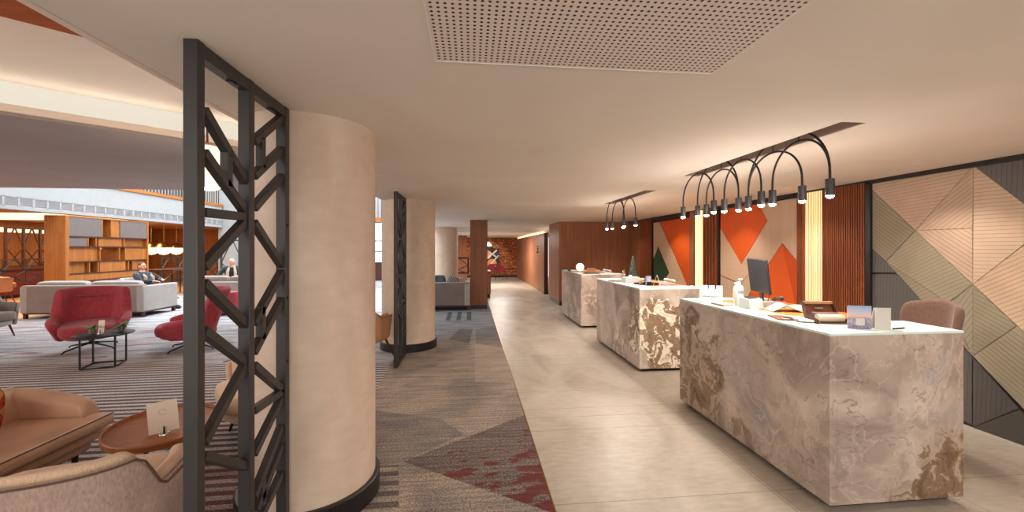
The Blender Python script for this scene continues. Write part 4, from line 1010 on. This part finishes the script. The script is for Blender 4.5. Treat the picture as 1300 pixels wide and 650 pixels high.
# monitor seen from the back
t = thing('computer_monitor', 'black computer monitor seen from behind on the front reception desk', 'monitor', (2.84, 3.72, WZ), R(-98))
MB().obox((0, 0, .265), (.335, .022, .335), Euler((R(8), R(2), 0)).to_matrix()).build('screen_panel', 'black_plastic', t, .006, 2)
MB().obox((0, .014, .25), (.20, .03, .2), Euler((R(8), R(2), 0)).to_matrix()).build('rear_housing', 'black_plastic', t, .008, 2)
MB().bar((0, .03, .01), (0, .02, .24), .05, .02, (0, 1, 0)).build('stand', 'black_plastic', t, .004)
MB().box(-.09, .09, -.07, .09, 0, .012).build('foot', 'black_plastic', t, .004)
MB().tube([(.03, .03, .16), (.08, .06, .08), (.06, .05, .012), (.16, .05, .006)], .004, 6).build('cable', 'black', t)
def phone(loc, rz, label, body, hs):
    t = thing('desk_telephone', label, 'telephone', loc, rz)
    MB().prism([(-.09, -.09, 0), (-.09, .09, 0), (-.09, .09, .055), (-.09, -.09, .018)], (.18, 0, 0)).build('body', body, t, .006, 2)
    MB().obox((.035, .0, .043), (.085, .13, .006), Euler((R(11.5), 0, 0)).to_matrix()).build('keypad', 'grey_plastic', t)
    MB().tube([(-.06, -.09, .045), (-.06, -.075, .06), (-.06, 0, .075), (-.06, .075, .085), (-.06, .09, .078)], [.018, .02, .013, .02, .018], 12).build('handset', hs, t)
    return t
phone((2.76, 3.46, WZ), R(160), 'grey desk telephone under the black monitor on the front desk', 'grey_plastic', 'black_plastic')
t = thing('open_booklet', 'open white booklet tented beside the telephone on the front desk', 'booklet', (2.68, 3.20, WZ), R(-20))
MB().prism([(-.12, -.09, 0), (-.02, -.09, .055), (.11, -.09, 0), (.11, -.09, .006), (-.02, -.09, .063), (-.12, -.09, .006)], (0, .18, 0)).build('cover', 'paper', t, smooth=False)
t = thing('papers', 'loose sheets lying on the oak worktop past the open booklet', 'paper', (2.95, 3.34, WZ), R(15))
box('lower_sheet', 'paper', -.12, .12, -.09, .09, 0, .004, t); MB().obox((.02, .02, .007), (.22, .16, .004), Euler((0, 0, R(14))).to_matrix()).build('upper_sheet', 'cream_card', t)
t = thing('clipboard', 'brown clipboard on the white counter edge of the front desk', 'clipboard', (2.32, 2.80, DZ), R(70))
box('board', 'leg_wood', -.11, .11, -.045, .06, 0, .008, t, .002); box('clip', 'chrome', -.10, -.06, -.02, .03, .008, .016, t, .002)
t = thing('document_tray', 'white shallow tray at the front edge of the front desk', 'tray', (2.385, 2.68, DZ), R(64))
MB().lathe([(0, .004), (.8, .004), (1, .022), (1.04, .022), (.84, 0), (0, 0)], 4, (0, 0, 0), .125, .085).build('dish', 'paper', t, .006, 2, rot=(0, 0, R(45)))
MB().obox((0, 0, .012), (.20, .085, .012)).build('sheets', 'paper', t, .003, rot=(0, 0, R(0)))
t = thing('leather_organiser', 'brown leather desk organiser with rolled white towels, left of the picture card', 'organiser', (2.50, 2.60, DZ), R(-10))
MB().prism([(-.10, .055, 0), (-.10, .115, .13), (-.10, .125, .13), (-.10, .070, 0)], (.20, 0, 0)).build('back', 'leg_wood', t)
for x in (-.105, .10): MB().prism([(x, -.07, 0), (x, .065, 0), (x, .12, .135), (x, .09, .135), (x, .03, .05), (x, -.07, .03)], (.006, 0, 0)).build('side_frame', 'dark_wood', t)
MB().box(-.10, .10, -.07, .06, 0, .008).build('base', 'leg_wood', t); MB().bar((-.1, .1, .128), (.1, .1, .128), .02, .018).build('top_roll', 'leather', t)
for y, z, c in ((-.03, .036, 'cream_card'), (.02, .044, 'brown_fab')): MB().cyl((-.085, y, z), (.085, y, z), .027, seg=18).build('towel_roll', c, t)
MB().obox((0, .082, .09), (.06, .002, .014), Euler((R(-24), 0, 0)).to_matrix()).build('nameplate', 'chrome', t)
# standing cards
t = thing('picture_card', 'standing card printed with a dusk city skyline, on the front reception desk', 'card', (2.515, 2.375, DZ), R(-16))
MB().obox((0, 0, .075), (.138, .003, .15)).build('print', 'city', t); MB().obox((.005, -.0022, .045), (.05, .001, .045)).build('white_panel', 'paper', t)
MB().prism([(-.03, .0015, 0), (.03, .0015, 0), (0, .0015, .1)], (0, .05, 0)).build('strut', 'paper', t)
t = thing('folded_card', 'standing blank cream card right of the skyline picture card on the front desk', 'card', (2.635, 2.33, DZ), R(-12))
MB().obox((0, 0, .07), (.092, .003, .14)).build('front_leaf', 'paper', t); MB().obox((0, .03, .07), (.092, .003, .14), Euler((R(14), 0, 0)).to_matrix()).build('rear_leaf', 'paper', t)
for k in range(3): MB().obox((0, -.0018, .105 - k * .008), (.04 - k * .008, .0008, .0025)).build('printed_line', 'cream_card', t)
t = thing('pen', 'short dark pen lying at the right corner of the front desk', 'pen', (2.76, 2.34, DZ + .005), R(10)); MB().cyl((-.05, 0, 0), (.05, 0, 0), .005, seg=10).build('barrel', 'black', t); MB().cyl((.05, 0, 0), (.06, 0, 0), .004, .001, 10).build('tip', 'chrome', t)
# middle desk
t = thing('tissue_box', 'white tissue box on the middle reception desk', 'box', (2.46, 6.02, DZ), R(8))
box('carton', 'white', -.12, .12, -.07, .07, 0, .085, t, .006, seg=3); MB().lathe([(0, .085), (.035, .085), (.02, .10), (.012, .115), (0, .112)], 12, (0, 0, 0), 1.4, .7).build('tissue', 'paper', t)
t = thing('clipboard', 'dark clipboard left of the tissue box on the middle desk', 'clipboard', (2.30, 6.25, DZ), R(30)); box('board', 'dark_wood', -.09, .09, -.07, .07, 0, .01, t, .002); box('clip', 'chrome', -.03, .03, .05, .068, .01, .018, t)
t = thing('tabletop_tree', 'dark green cone shaped tabletop tree on the middle reception desk', 'ornament', (2.72, 6.55, WZ))
MB().lathe([(0, 0), (.06, 0), (.058, .02), (.02, .024), (.02, .05), (0, .05)], 20).build('base', 'dark_wood', t)
m = MB(); rnd = random.Random(4); prof = []
for k in range(24): prof.append((.062 * (1 - k / 24) + .014 + (.006 if k % 2 else -.002), .045 + k * .0145))
m.lathe([(0, .045)] + prof + [(0, .395)], 22).build('cone', 'fir', t)
MB().ball((0, 0, .40), .012, 10, 6).build('star_tip', 'brass', t)
t = thing('glass_bottle', 'small glass bottle with dark contents left of the cone tree on the middle desk', 'bottle', (2.60, 6.66, WZ))
MB().lathe([(0, 0), (.034, 0), (.036, .01), (.036, .10), (.02, .13), (.014, .16), (0, .16)], 24).build('body', 'glass', t); MB().lathe([(0, .005), (.031, .006), (.031, .07), (0, .07)], 20).build('contents', 'leg_wood', t); MB().lathe([(0, .16), (.016, .16), (.016, .18), (0, .18)], 16).build('stopper', 'brass', t)
t = thing('serving_tray', 'low brown tray of small items in the middle of the second desk', 'tray', (2.56, 5.68, WZ), R(10))
box('base', 'dark_wood', -.15, .15, -.09, .09, 0, .01, t); 
for b in ((-.15, .15, -.09, -.08), (-.15, .15, .08, .09), (-.15, -.14, -.08, .08), (.14, .15, -.08, .08)): box('edge', 'dark_wood', *b, .01, .035, t)
for x, y, lab in ((-.07, .02, 'left'), (.06, -.01, 'right')):
    g = thing('candle_glass', 'small white candle glass in the brown tray, %s' % ('nearer the tissue box' if x < 0 else 'nearer the leaflet stand'), 'candle', (2.56 + x, 5.68 + y, WZ + .011)); MB().lathe([(0, 0), (.026, 0), (.03, .045), (.026, .045), (.023, .02), (0, .02)], 18).build('cup', 'paper', g); MB().lathe([(0, .02), (.02, .02), (.02, .03), (0, .032)], 14).build('wax', 'cream_card', g)
t = thing('tent_card', 'white A-frame tent card on the middle desk corner', 'card', (2.62, 5.46, DZ), R(62))
MB().prism([(-.06, -.05, 0), (-.06, -.002, .15), (-.06, .002, .15), (-.06, .05, 0), (-.06, .046, 0), (-.06, 0, .144), (-.06, -.046, 0)], (.12, 0, 0)).build('folded_sheet', 'paper', t, smooth=False)
MB().obox((0, -.0285, .075), (.09, .001, .09), Euler((R(-18), 0, 0)).to_matrix()).build('printed_panel', 'leaflet', t)
t = thing('leaflet_rack', 'small dark leaflet rack beside the white tent card', 'holder', (2.52, 5.52, DZ), R(20))
box('back', 'black', -.045, .045, .02, .025, 0, .12, t); box('pocket', 'black', -.045, .045, -.02, -.015, 0, .05, t); box('base', 'black', -.045, .045, -.02, .025, 0, .005, t); box('leaflet_stack', 'leaflet', -.04, .04, -.012, .015, .005, .13, t)
phone((2.90, 5.72, WZ), R(100), 'white desk telephone at the right of the middle reception desk', 'white', 'white')
# far desk
t = thing('globe_table_lamp', 'white glowing globe lamp on the farthest reception desk', 'lamp', (2.44, 8.85, DZ))
MB().lathe([(0, 0), (.06, 0), (.06, .012), (.03, .02), (0, .02)], 24).build('base', 'brass', t); MB().ball((0, 0, .108), .09, 28, 18).build('globe', 'globe', t)
t = thing('gift_box', 'brown carton beside the globe lamp on the farthest desk', 'box', (2.66, 8.72, DZ), R(12)); box('carton', 'leather2', -.08, .08, -.05, .05, 0, .075, t, .004); box('lid', 'leather', -.083, .083, -.053, .053, .075, .095, t, .003)
t = thing('desk_pad', 'flat dark blotter near the corner of the farthest desk', 'desk pad', (2.52, 8.30, DZ), R(6)); box('pad', 'black_plastic', -.16, .16, -.10, .10, 0, .012, t, .003); box('sheet', 'dark_wood', -.14, .14, -.08, .08, .012, .015, t)
t = thing('document_tray', 'dark wooden tray left of the globe lamp on the farthest desk', 'tray', (2.33, 9.1, DZ), R(0)); box('base', 'dark_wood', -.08, .08, -.11, .11, 0, .01, t); box('rim', 'dark_wood', -.08, -.07, -.11, .11, .01, .045, t); box('sheets', 'paper', -.06, .07, -.1, .1, .01, .03, t)
phone((2.90, 8.45, WZ), R(100), 'white desk telephone on the farthest reception desk', 'white', 'white')

# ---- office chair
t = thing('office_chair', 'brown upholstered office chair behind the front reception desk', 'chair', (3.6, 3.0, 0), R(-90))
MB().lathe([(0, .07), (.035, .07), (.03, .40), (0, .40)], 18).build('gas_lift', 'black', t)
for k in range(5):
    a = R(72 * k + 54); e = Vector((math.cos(a) * .31, math.sin(a) * .31, .055)); lg = MB().tube([(0, 0, .095), e * .6 + Vector((0, 0, .03)), e], [.03, .024, .018], 10).build('leg', 'black', t)
    MB().cyl(e + Vector((-.014, 0, -.027)), e + Vector((.014, 0, -.027)), .028, seg=16).build('castor', 'black_plastic', lg)
cushion('seat', 'brown_fab', t, (0, -.02, .46), (.52, .50, .11), (0, 0, 0), .12, .45)
m = MB(); secs = []
for i in range(13):
    a = R(-58 + 116 * i / 12); x, y = .285 * math.sin(a) * 1.0, .30 * math.cos(a) - .02
    hz = .50 + .0 * i; tp = 1.19 - .05 * abs(i - 6) / 6 - (.05 if i in (0, 12) else 0); row = []
    for f in (0, .35, .7, .93, 1): row.append((x * (.86 + .14 * f), y + .10 * f, hz + (tp - hz) * f))
    inn = [(p[0] * .86, p[1] - .055, p[2] + (.02 if k == 4 else 0)) for k, p in enumerate(row)]
    secs.append(row + inn[::-1])
m.loft(secs).build('backrest', 'brown_fab', t, sub=1)
MB().tube([(0, .10, .40), (0, .27, .44), (0, .31, .60)], .018, 10).build('back_bracket', 'black', t)
for s in (-1, 1): MB().tube([(s * .20, 0, .42), (s * .31, .02, .44), (s * .315, .02, .64), (s * .315, -.16, .665)], .014, 10).build('armrest', 'black_plastic', t)

# ================================================================== people
def skin_mesh(name, verts, edges, mat, parent, sub=1, extra=None):
    me = bpy.data.meshes.new(name); me.from_pydata([v[0] for v in verts], edges, []); o = bpy.data.objects.new(name, me); COL.objects.link(o)
    o.modifiers.new('skin', 'SKIN'); s2 = o.modifiers.new('sub', 'SUBSURF'); s2.levels = sub; s2.render_levels = sub
    for i, v in enumerate(verts):
        r = v[1]; d_ = me.skin_vertices[0].data[i]; d_.radius = (r, r) if not isinstance(r, tuple) else r; d_.use_root = (i == 0)
    dg = bpy.context.evaluated_depsgraph_get(); nm = bpy.data.meshes.new_from_object(o.evaluated_get(dg)); bpy.data.objects.remove(o)
    b = MB(); b.bm.from_mesh(nm)
    if extra: extra(b)
    return b.build(name, mat, parent, ang=180)
def person(loc, rz, label, P, jacket, trousers, hairmat, bald=False, scarf=None, yawh=0.):
    """seated figure facing -y; P holds joint positions"""
    t = thing('person', label, 'person', loc, rz); V = []; E = []
    def v(k, p, r, par=None):
        V.append((p, r)); i = len(V) - 1
        if par is not None: E.append((par, i))
        return i
    pel = v('pel', P['pel'], .12); ch = v('ch', P['chest'], .135, pel); nb = v('nb', P['neck'], .055, ch)
    hd = Vector(P['head']); v('hb', tuple(hd + Vector((0, .015, -.05))), .055, nb)
    arms, legs = [], []
    for s in ('l', 'r'):
        sh = v('sh', P['sh' + s], .062, ch); el = v('el', P['el' + s], .043, sh); wr = v('wr', P['wr' + s], .028, el)
        w = Vector(P['wr' + s]); dr = (w - Vector(P['el' + s])).normalized(); up = Vector((0, 0, 1)); sd = dr.cross(up).normalized(); nn = sd.cross(dr)
        pm = v('palm', tuple(w + dr * .05), (.033, .017), wr)
        for k in range(4):
            b0 = w + dr * .075 + sd * (.027 - .018 * k); ln = (.062, .072, .066, .05)[k]
            f1 = v('f', tuple(b0), .0095, pm); f2 = v('f', tuple(b0 + dr * ln * .5 - nn * .012), .0085, f1); v('f', tuple(b0 + dr * ln * .85 - nn * .036), .007, f2)
        tb = v('t', tuple(w + dr * .03 + sd * (.035 if s == 'l' else -.035)), .011, pm); v('t', tuple(w + dr * .075 + sd * (.048 if s == 'l' else -.048) - nn * .012), .009, tb)
        hp = v('hp', P['hp' + s], .088, pel); kn = v('kn', P['kn' + s], .058, hp); an = v('an', P['an' + s], .038, kn); v('to', tuple(Vector(P['an' + s]) + Vector((0, -.14, -.045))), .035, an)
    HR = Euler((0, 0, yawh)).to_matrix()
    def H(p): return tuple(hd + HR @ Vector(p))
    def head(b):
        n0 = len(b.bm.verts); b.ball((0, 0, 0), 1, 24, 18); b.bm.verts.ensure_lookup_table()
        for q in b.bm.verts[n0:]:
            c = q.co.copy(); x, y, z = c.x * .078, c.y * .097, c.z * .118
            if z < 0: x *= 1 + z * 2.6; y = y * (1 + z * 1.6) - .012 * (-z / .118)
            if y < 0 and abs(x) > .03: x *= .97
            if y < -.05 and .0 < z < .03 and .012 < abs(x) < .045: y += .010        # eye sockets
            q.co = Vector(H((x, y, z)))
        b.tube([H((0, -.094, .022)), H((0, -.104, .0)), H((0, -.118, -.022)), H((0, -.098, -.03))], [.008, .011, .014, .010], 8)   # nose
        b.tube([H((-.024, -.090, -.058)), H((0, -.098, -.057)), H((.024, -.090, -.058))], [.005, .008, .005], 8)                        # lips
        b.tube([H((-.045, -.086, .034)), H((0, -.10, .036)), H((.045, -.086, .034))], .009, 8)                                          # brow
        for s in (-1, 1): b.ball(H((s * .080, .005, -.005)), (.012, .02, .032), 10, 8)                                                   # ears
    body = skin_mesh('body', V, E, 'skin', t, 1, head)
    for s in (-1, 1): MB().ball(H((s * .030, -.089, .012)), .009, 10, 8).build('eye', 'eye', t)
    m = MB(); m.ball((0, 0, 0), 1, 24, 16)
    kill = []
    for q in m.bm.verts:
        c = q.co.copy(); ok = (c.z > .25 and not (c.y < -.55 and c.z < .72)) or (c.y > .05 and c.z > -.45)
        if bald: ok = (c.y > -.1 and -.35 < c.z < .35)
        if not ok: kill.append(q)
        kk = 1.03 if bald else 1.07; q.co = Vector(H((c.x * .078 * kk, c.y * .097 * kk + .002, c.z * .118 * kk)))
    bmesh.ops.delete(m.bm, geom=kill, context='VERTS'); ho = m.build('hair', hairmat, t, ang=180)
    sd_ = ho.modifiers.new('thick', 'SOLIDIFY'); sd_.thickness = .008
    # jacket and trousers follow the same joints
    def j(*ks): return [P[k] for k in ks]
    jv = [(P['pel'], (.145, .13)), (P['chest'], (.18, .16)), (tuple(Vector(P['neck']) + Vector((0, 0, -.05))), .075)]; je = [(0, 1), (1, 2)]
    for s in ('l', 'r'):
        n = len(jv); w = Vector(P['wr' + s]); e_ = Vector(P['el' + s]); jv += [(P['sh' + s], .095), (P['el' + s], .068), (tuple(e_.lerp(w, .93)), .048)]; je += [(1, n), (n, n + 1), (n + 1, n + 2)]
    skin_mesh('jacket', jv, je, jacket, t)
    tv = [(P['pel'], .135)]; te = []
    for s in ('l', 'r'):
        n = len(tv); a = Vector(P['an' + s]); k_ = Vector(P['kn' + s]); tv += [(P['hp' + s], .105), (P['kn' + s], .075), (tuple(k_.lerp(a, 1.0)), .056)]; te += [(0, n), (n, n + 1), (n + 1, n + 2)]
    skin_mesh('trousers', tv, te, trousers, t)
    for s in ('l', 'r'):
        a = Vector(P['an' + s]); MB().ball((a.x, a.y - .07, .045), (.05, .14, .048), 16, 10).build('shoe', 'black_plastic', t)
    if scarf:
        nk = Vector(P['neck']); c = Vector(P['chest'])
        MB().tube([nk + Vector((.075 * math.cos(q * .524), .06 * math.sin(q * .524), -.015 + .01 * math.sin(q))) for q in range(12)], .032, 10, True).build('scarf', scarf, t)
        for s in (-1, 1): MB().tube([nk + Vector((s * .07, -.06, -.03)), c + Vector((s * .10, -.155, .02)), c + Vector((s * .11, -.16, -.22)), c + Vector((s * .11, -.17, -.32))], [.03, .042, .045, .045], 10).build('scarf_end', scarf, t)
    return t
P1 = dict(pel=(0, 0, .52), chest=(0, .22, .83), neck=(0, .30, 1.00), head=(0, .29, 1.13), shl=(-.19, .25, .92), shr=(.19, .25, .92), ell=(-.27, .02, .74), elr=(.27, .02, .76), wrl=(-.10, -.20, .74), wrr=(.08, -.24, .78),
          hpl=(-.10, 0, .50), hpr=(.10, 0, .50), knl=(-.14, -.46, .66), knr=(.10, -.50, .60), anl=(-.02, -.72, .34), anr=(.12, -.56, .09))
tub_chair('tub_armchair', (-8.92, 11.95, 0), R(78), 'grey armchair behind the long grey sofa, holding the man in profile', out='grey_fab', inn='pale_grey_fab', hb=.80, ha=.58, W=.9, D=.86)
person((-8.72, 11.95, 0), R(78), 'brown haired man in dark jacket lounging in profile behind the long grey sofa', P1, 'charcoal', 'navy', 'hair', scarf='scarf')
P2 = dict(pel=(0, 0, .52), chest=(0, -.02, .88), neck=(0, -.04, 1.06), head=(.0, -.08, 1.20), shl=(-.21, -.02, .99), shr=(.21, -.02, .99), ell=(-.36, -.12, .76), elr=(.30, -.14, .75), wrl=(-.24, -.30, .66), wrr=(.06, -.32, .70),
          hpl=(-.10, 0, .50), hpr=(.10, 0, .50), knl=(-.18, -.46, .54), knr=(.16, -.46, .54), anl=(-.18, -.50, .09), anr=(.17, -.52, .09))
tub_chair('tub_armchair', (-7.62, 13.72, 0), R(25), 'grey armchair behind the dark grey sofa, holding the bald man', out='grey_fab', inn='pale_grey_fab', hb=.72, ha=.58, W=.9, D=.84)
person((-7.62, 13.70, 0), R(25), 'bald man in a dark jacket and long pale scarf sitting behind the dark grey sofa', P2, 'charcoal', 'navy', 'grey_hair', True, 'scarf', R(-25))

# ================================================================== light
def light(name, typ, loc, energy, col, size=.1, rot=(0, 0, 0), sy=None, spot=None, blend=.6):
    l = bpy.data.lights.new(name, typ); l.energy = energy; l.color = col
    if typ == 'AREA':
        l.shape = 'RECTANGLE' if sy else 'DISK'; l.size = size
        if sy: l.size_y = sy
    else: l.shadow_soft_size = size
    if typ == 'SPOT': l.spot_size = spot; l.spot_blend = blend
    o = bpy.data.objects.new(name, l); COL.objects.link(o); o.location = loc; o.rotation_euler = rot; return o
WARM = (1.0, .90, .80); SOFT = (1.0, .93, .86); DAY = (.94, .97, 1.0)
for i, (x, y) in enumerate(H1 + H2): light('pendant_light', 'SPOT', (x, y, 1.925), 12, WARM, .03, (0, 0, 0), spot=R(165), blend=.5)
for i, (x, y) in enumerate(H1 + H2): light('pendant_spill', 'POINT', (x, y, 1.92), 2.2, SOFT, .03)
for x, y in DL: light('downlight_beam', 'SPOT', (x, y, CZ - .012), 55, WARM, .03, (0, 0, 0), spot=R(110), blend=.7)
# skylight over the lounge, soft fill added from behind the camera
light('skylight', 'AREA', (-6.5, 14.0, 6.95), 1500, DAY, 9.0, (0, 0, 0), 12.0)
light('front_fill', 'AREA', (.3, -3.2, 2.0), 190, SOFT, 8.0, (R(80), 0, 0), 3.6)  # unseen area lamp added as broad fill, no glazing built there
light('lounge_fill', 'AREA', (-9.5, 1.0, 2.2), 260, SOFT, 6.0, (R(70), 0, R(-55)), 3.0)  # unseen area lamp at the near left, filling the lounge
light('lantern_light', 'POINT', (-3.27, 5.36, 2.28), 25, SOFT, .2)
for x, y in ((-13.5, 9), (-13.5, 13), (-13.5, 17)): light('bar_light', 'AREA', (x, y, 2.55), 110, (1, .74, .48), 1.2)
light('brick_light', 'SPOT', (.8, 21.6, 2.2), 90, WARM, .05, (R(35), 0, 0), spot=R(110))
light('corridor_light', 'AREA', (1.2, 17.5, 2.24), 130, WARM, .8)
for p_, rz_ in ((line(A0, -3.0), 0), (line(A0, 1.6), 0)):
    q_ = p_ + nrm * .06; light('cove_strip', 'AREA', (q_.x, q_.y, 3.14), 5, SOFT, 4.4, Euler((R(-120), 0, math.atan2(d.y, d.x))), .05)
light('passage_light', 'POINT', (3.6, 13.7, 2.0), 15, WARM, .1)
for x, y in ((-4.0, 7.0), (-7.2, 9.0)): light('bulkhead_light', 'SPOT', (x, y, 2.98), 60, SOFT, .05, (0, 0, 0), spot=R(120), blend=.8)
w = bpy.data.worlds.new('World'); SC.world = w; w.use_nodes = True
w.node_tree.nodes['Background'].inputs[0].default_value = (1.0, .94, .88, 1); w.node_tree.nodes['Background'].inputs[1].default_value = .62

# ================================================================== camera
cd = bpy.data.cameras.new('camera'); cam = bpy.data.objects.new('camera', cd); COL.objects.link(cam); SC.camera = cam
cam.location = (0, 0, CAMH); cam.rotation_euler = (R(90), 0, -YAW)
cd.sensor_fit = 'HORIZONTAL'; cd.sensor_width = 36; cd.lens = 36 * FPX / 1300; cd.shift_y = -(325 - HY) / 1300; cd.clip_start = .05; cd.clip_end = 200
vs = SC.view_settings; SC.display_settings.display_device = 'sRGB'
vs.view_transform = 'Standard'; vs.look = 'None'; vs.gamma = 1; vs.use_curve_mapping = False; vs.exposure = 0.22
SC.cycles.use_denoising = True; SC.cycles.max_bounces = 10; SC.cycles.diffuse_bounces = 6; SC.cycles.sample_clamp_indirect = 6; SC.cycles.caustics_reflective = False; SC.cycles.caustics_refractive = False
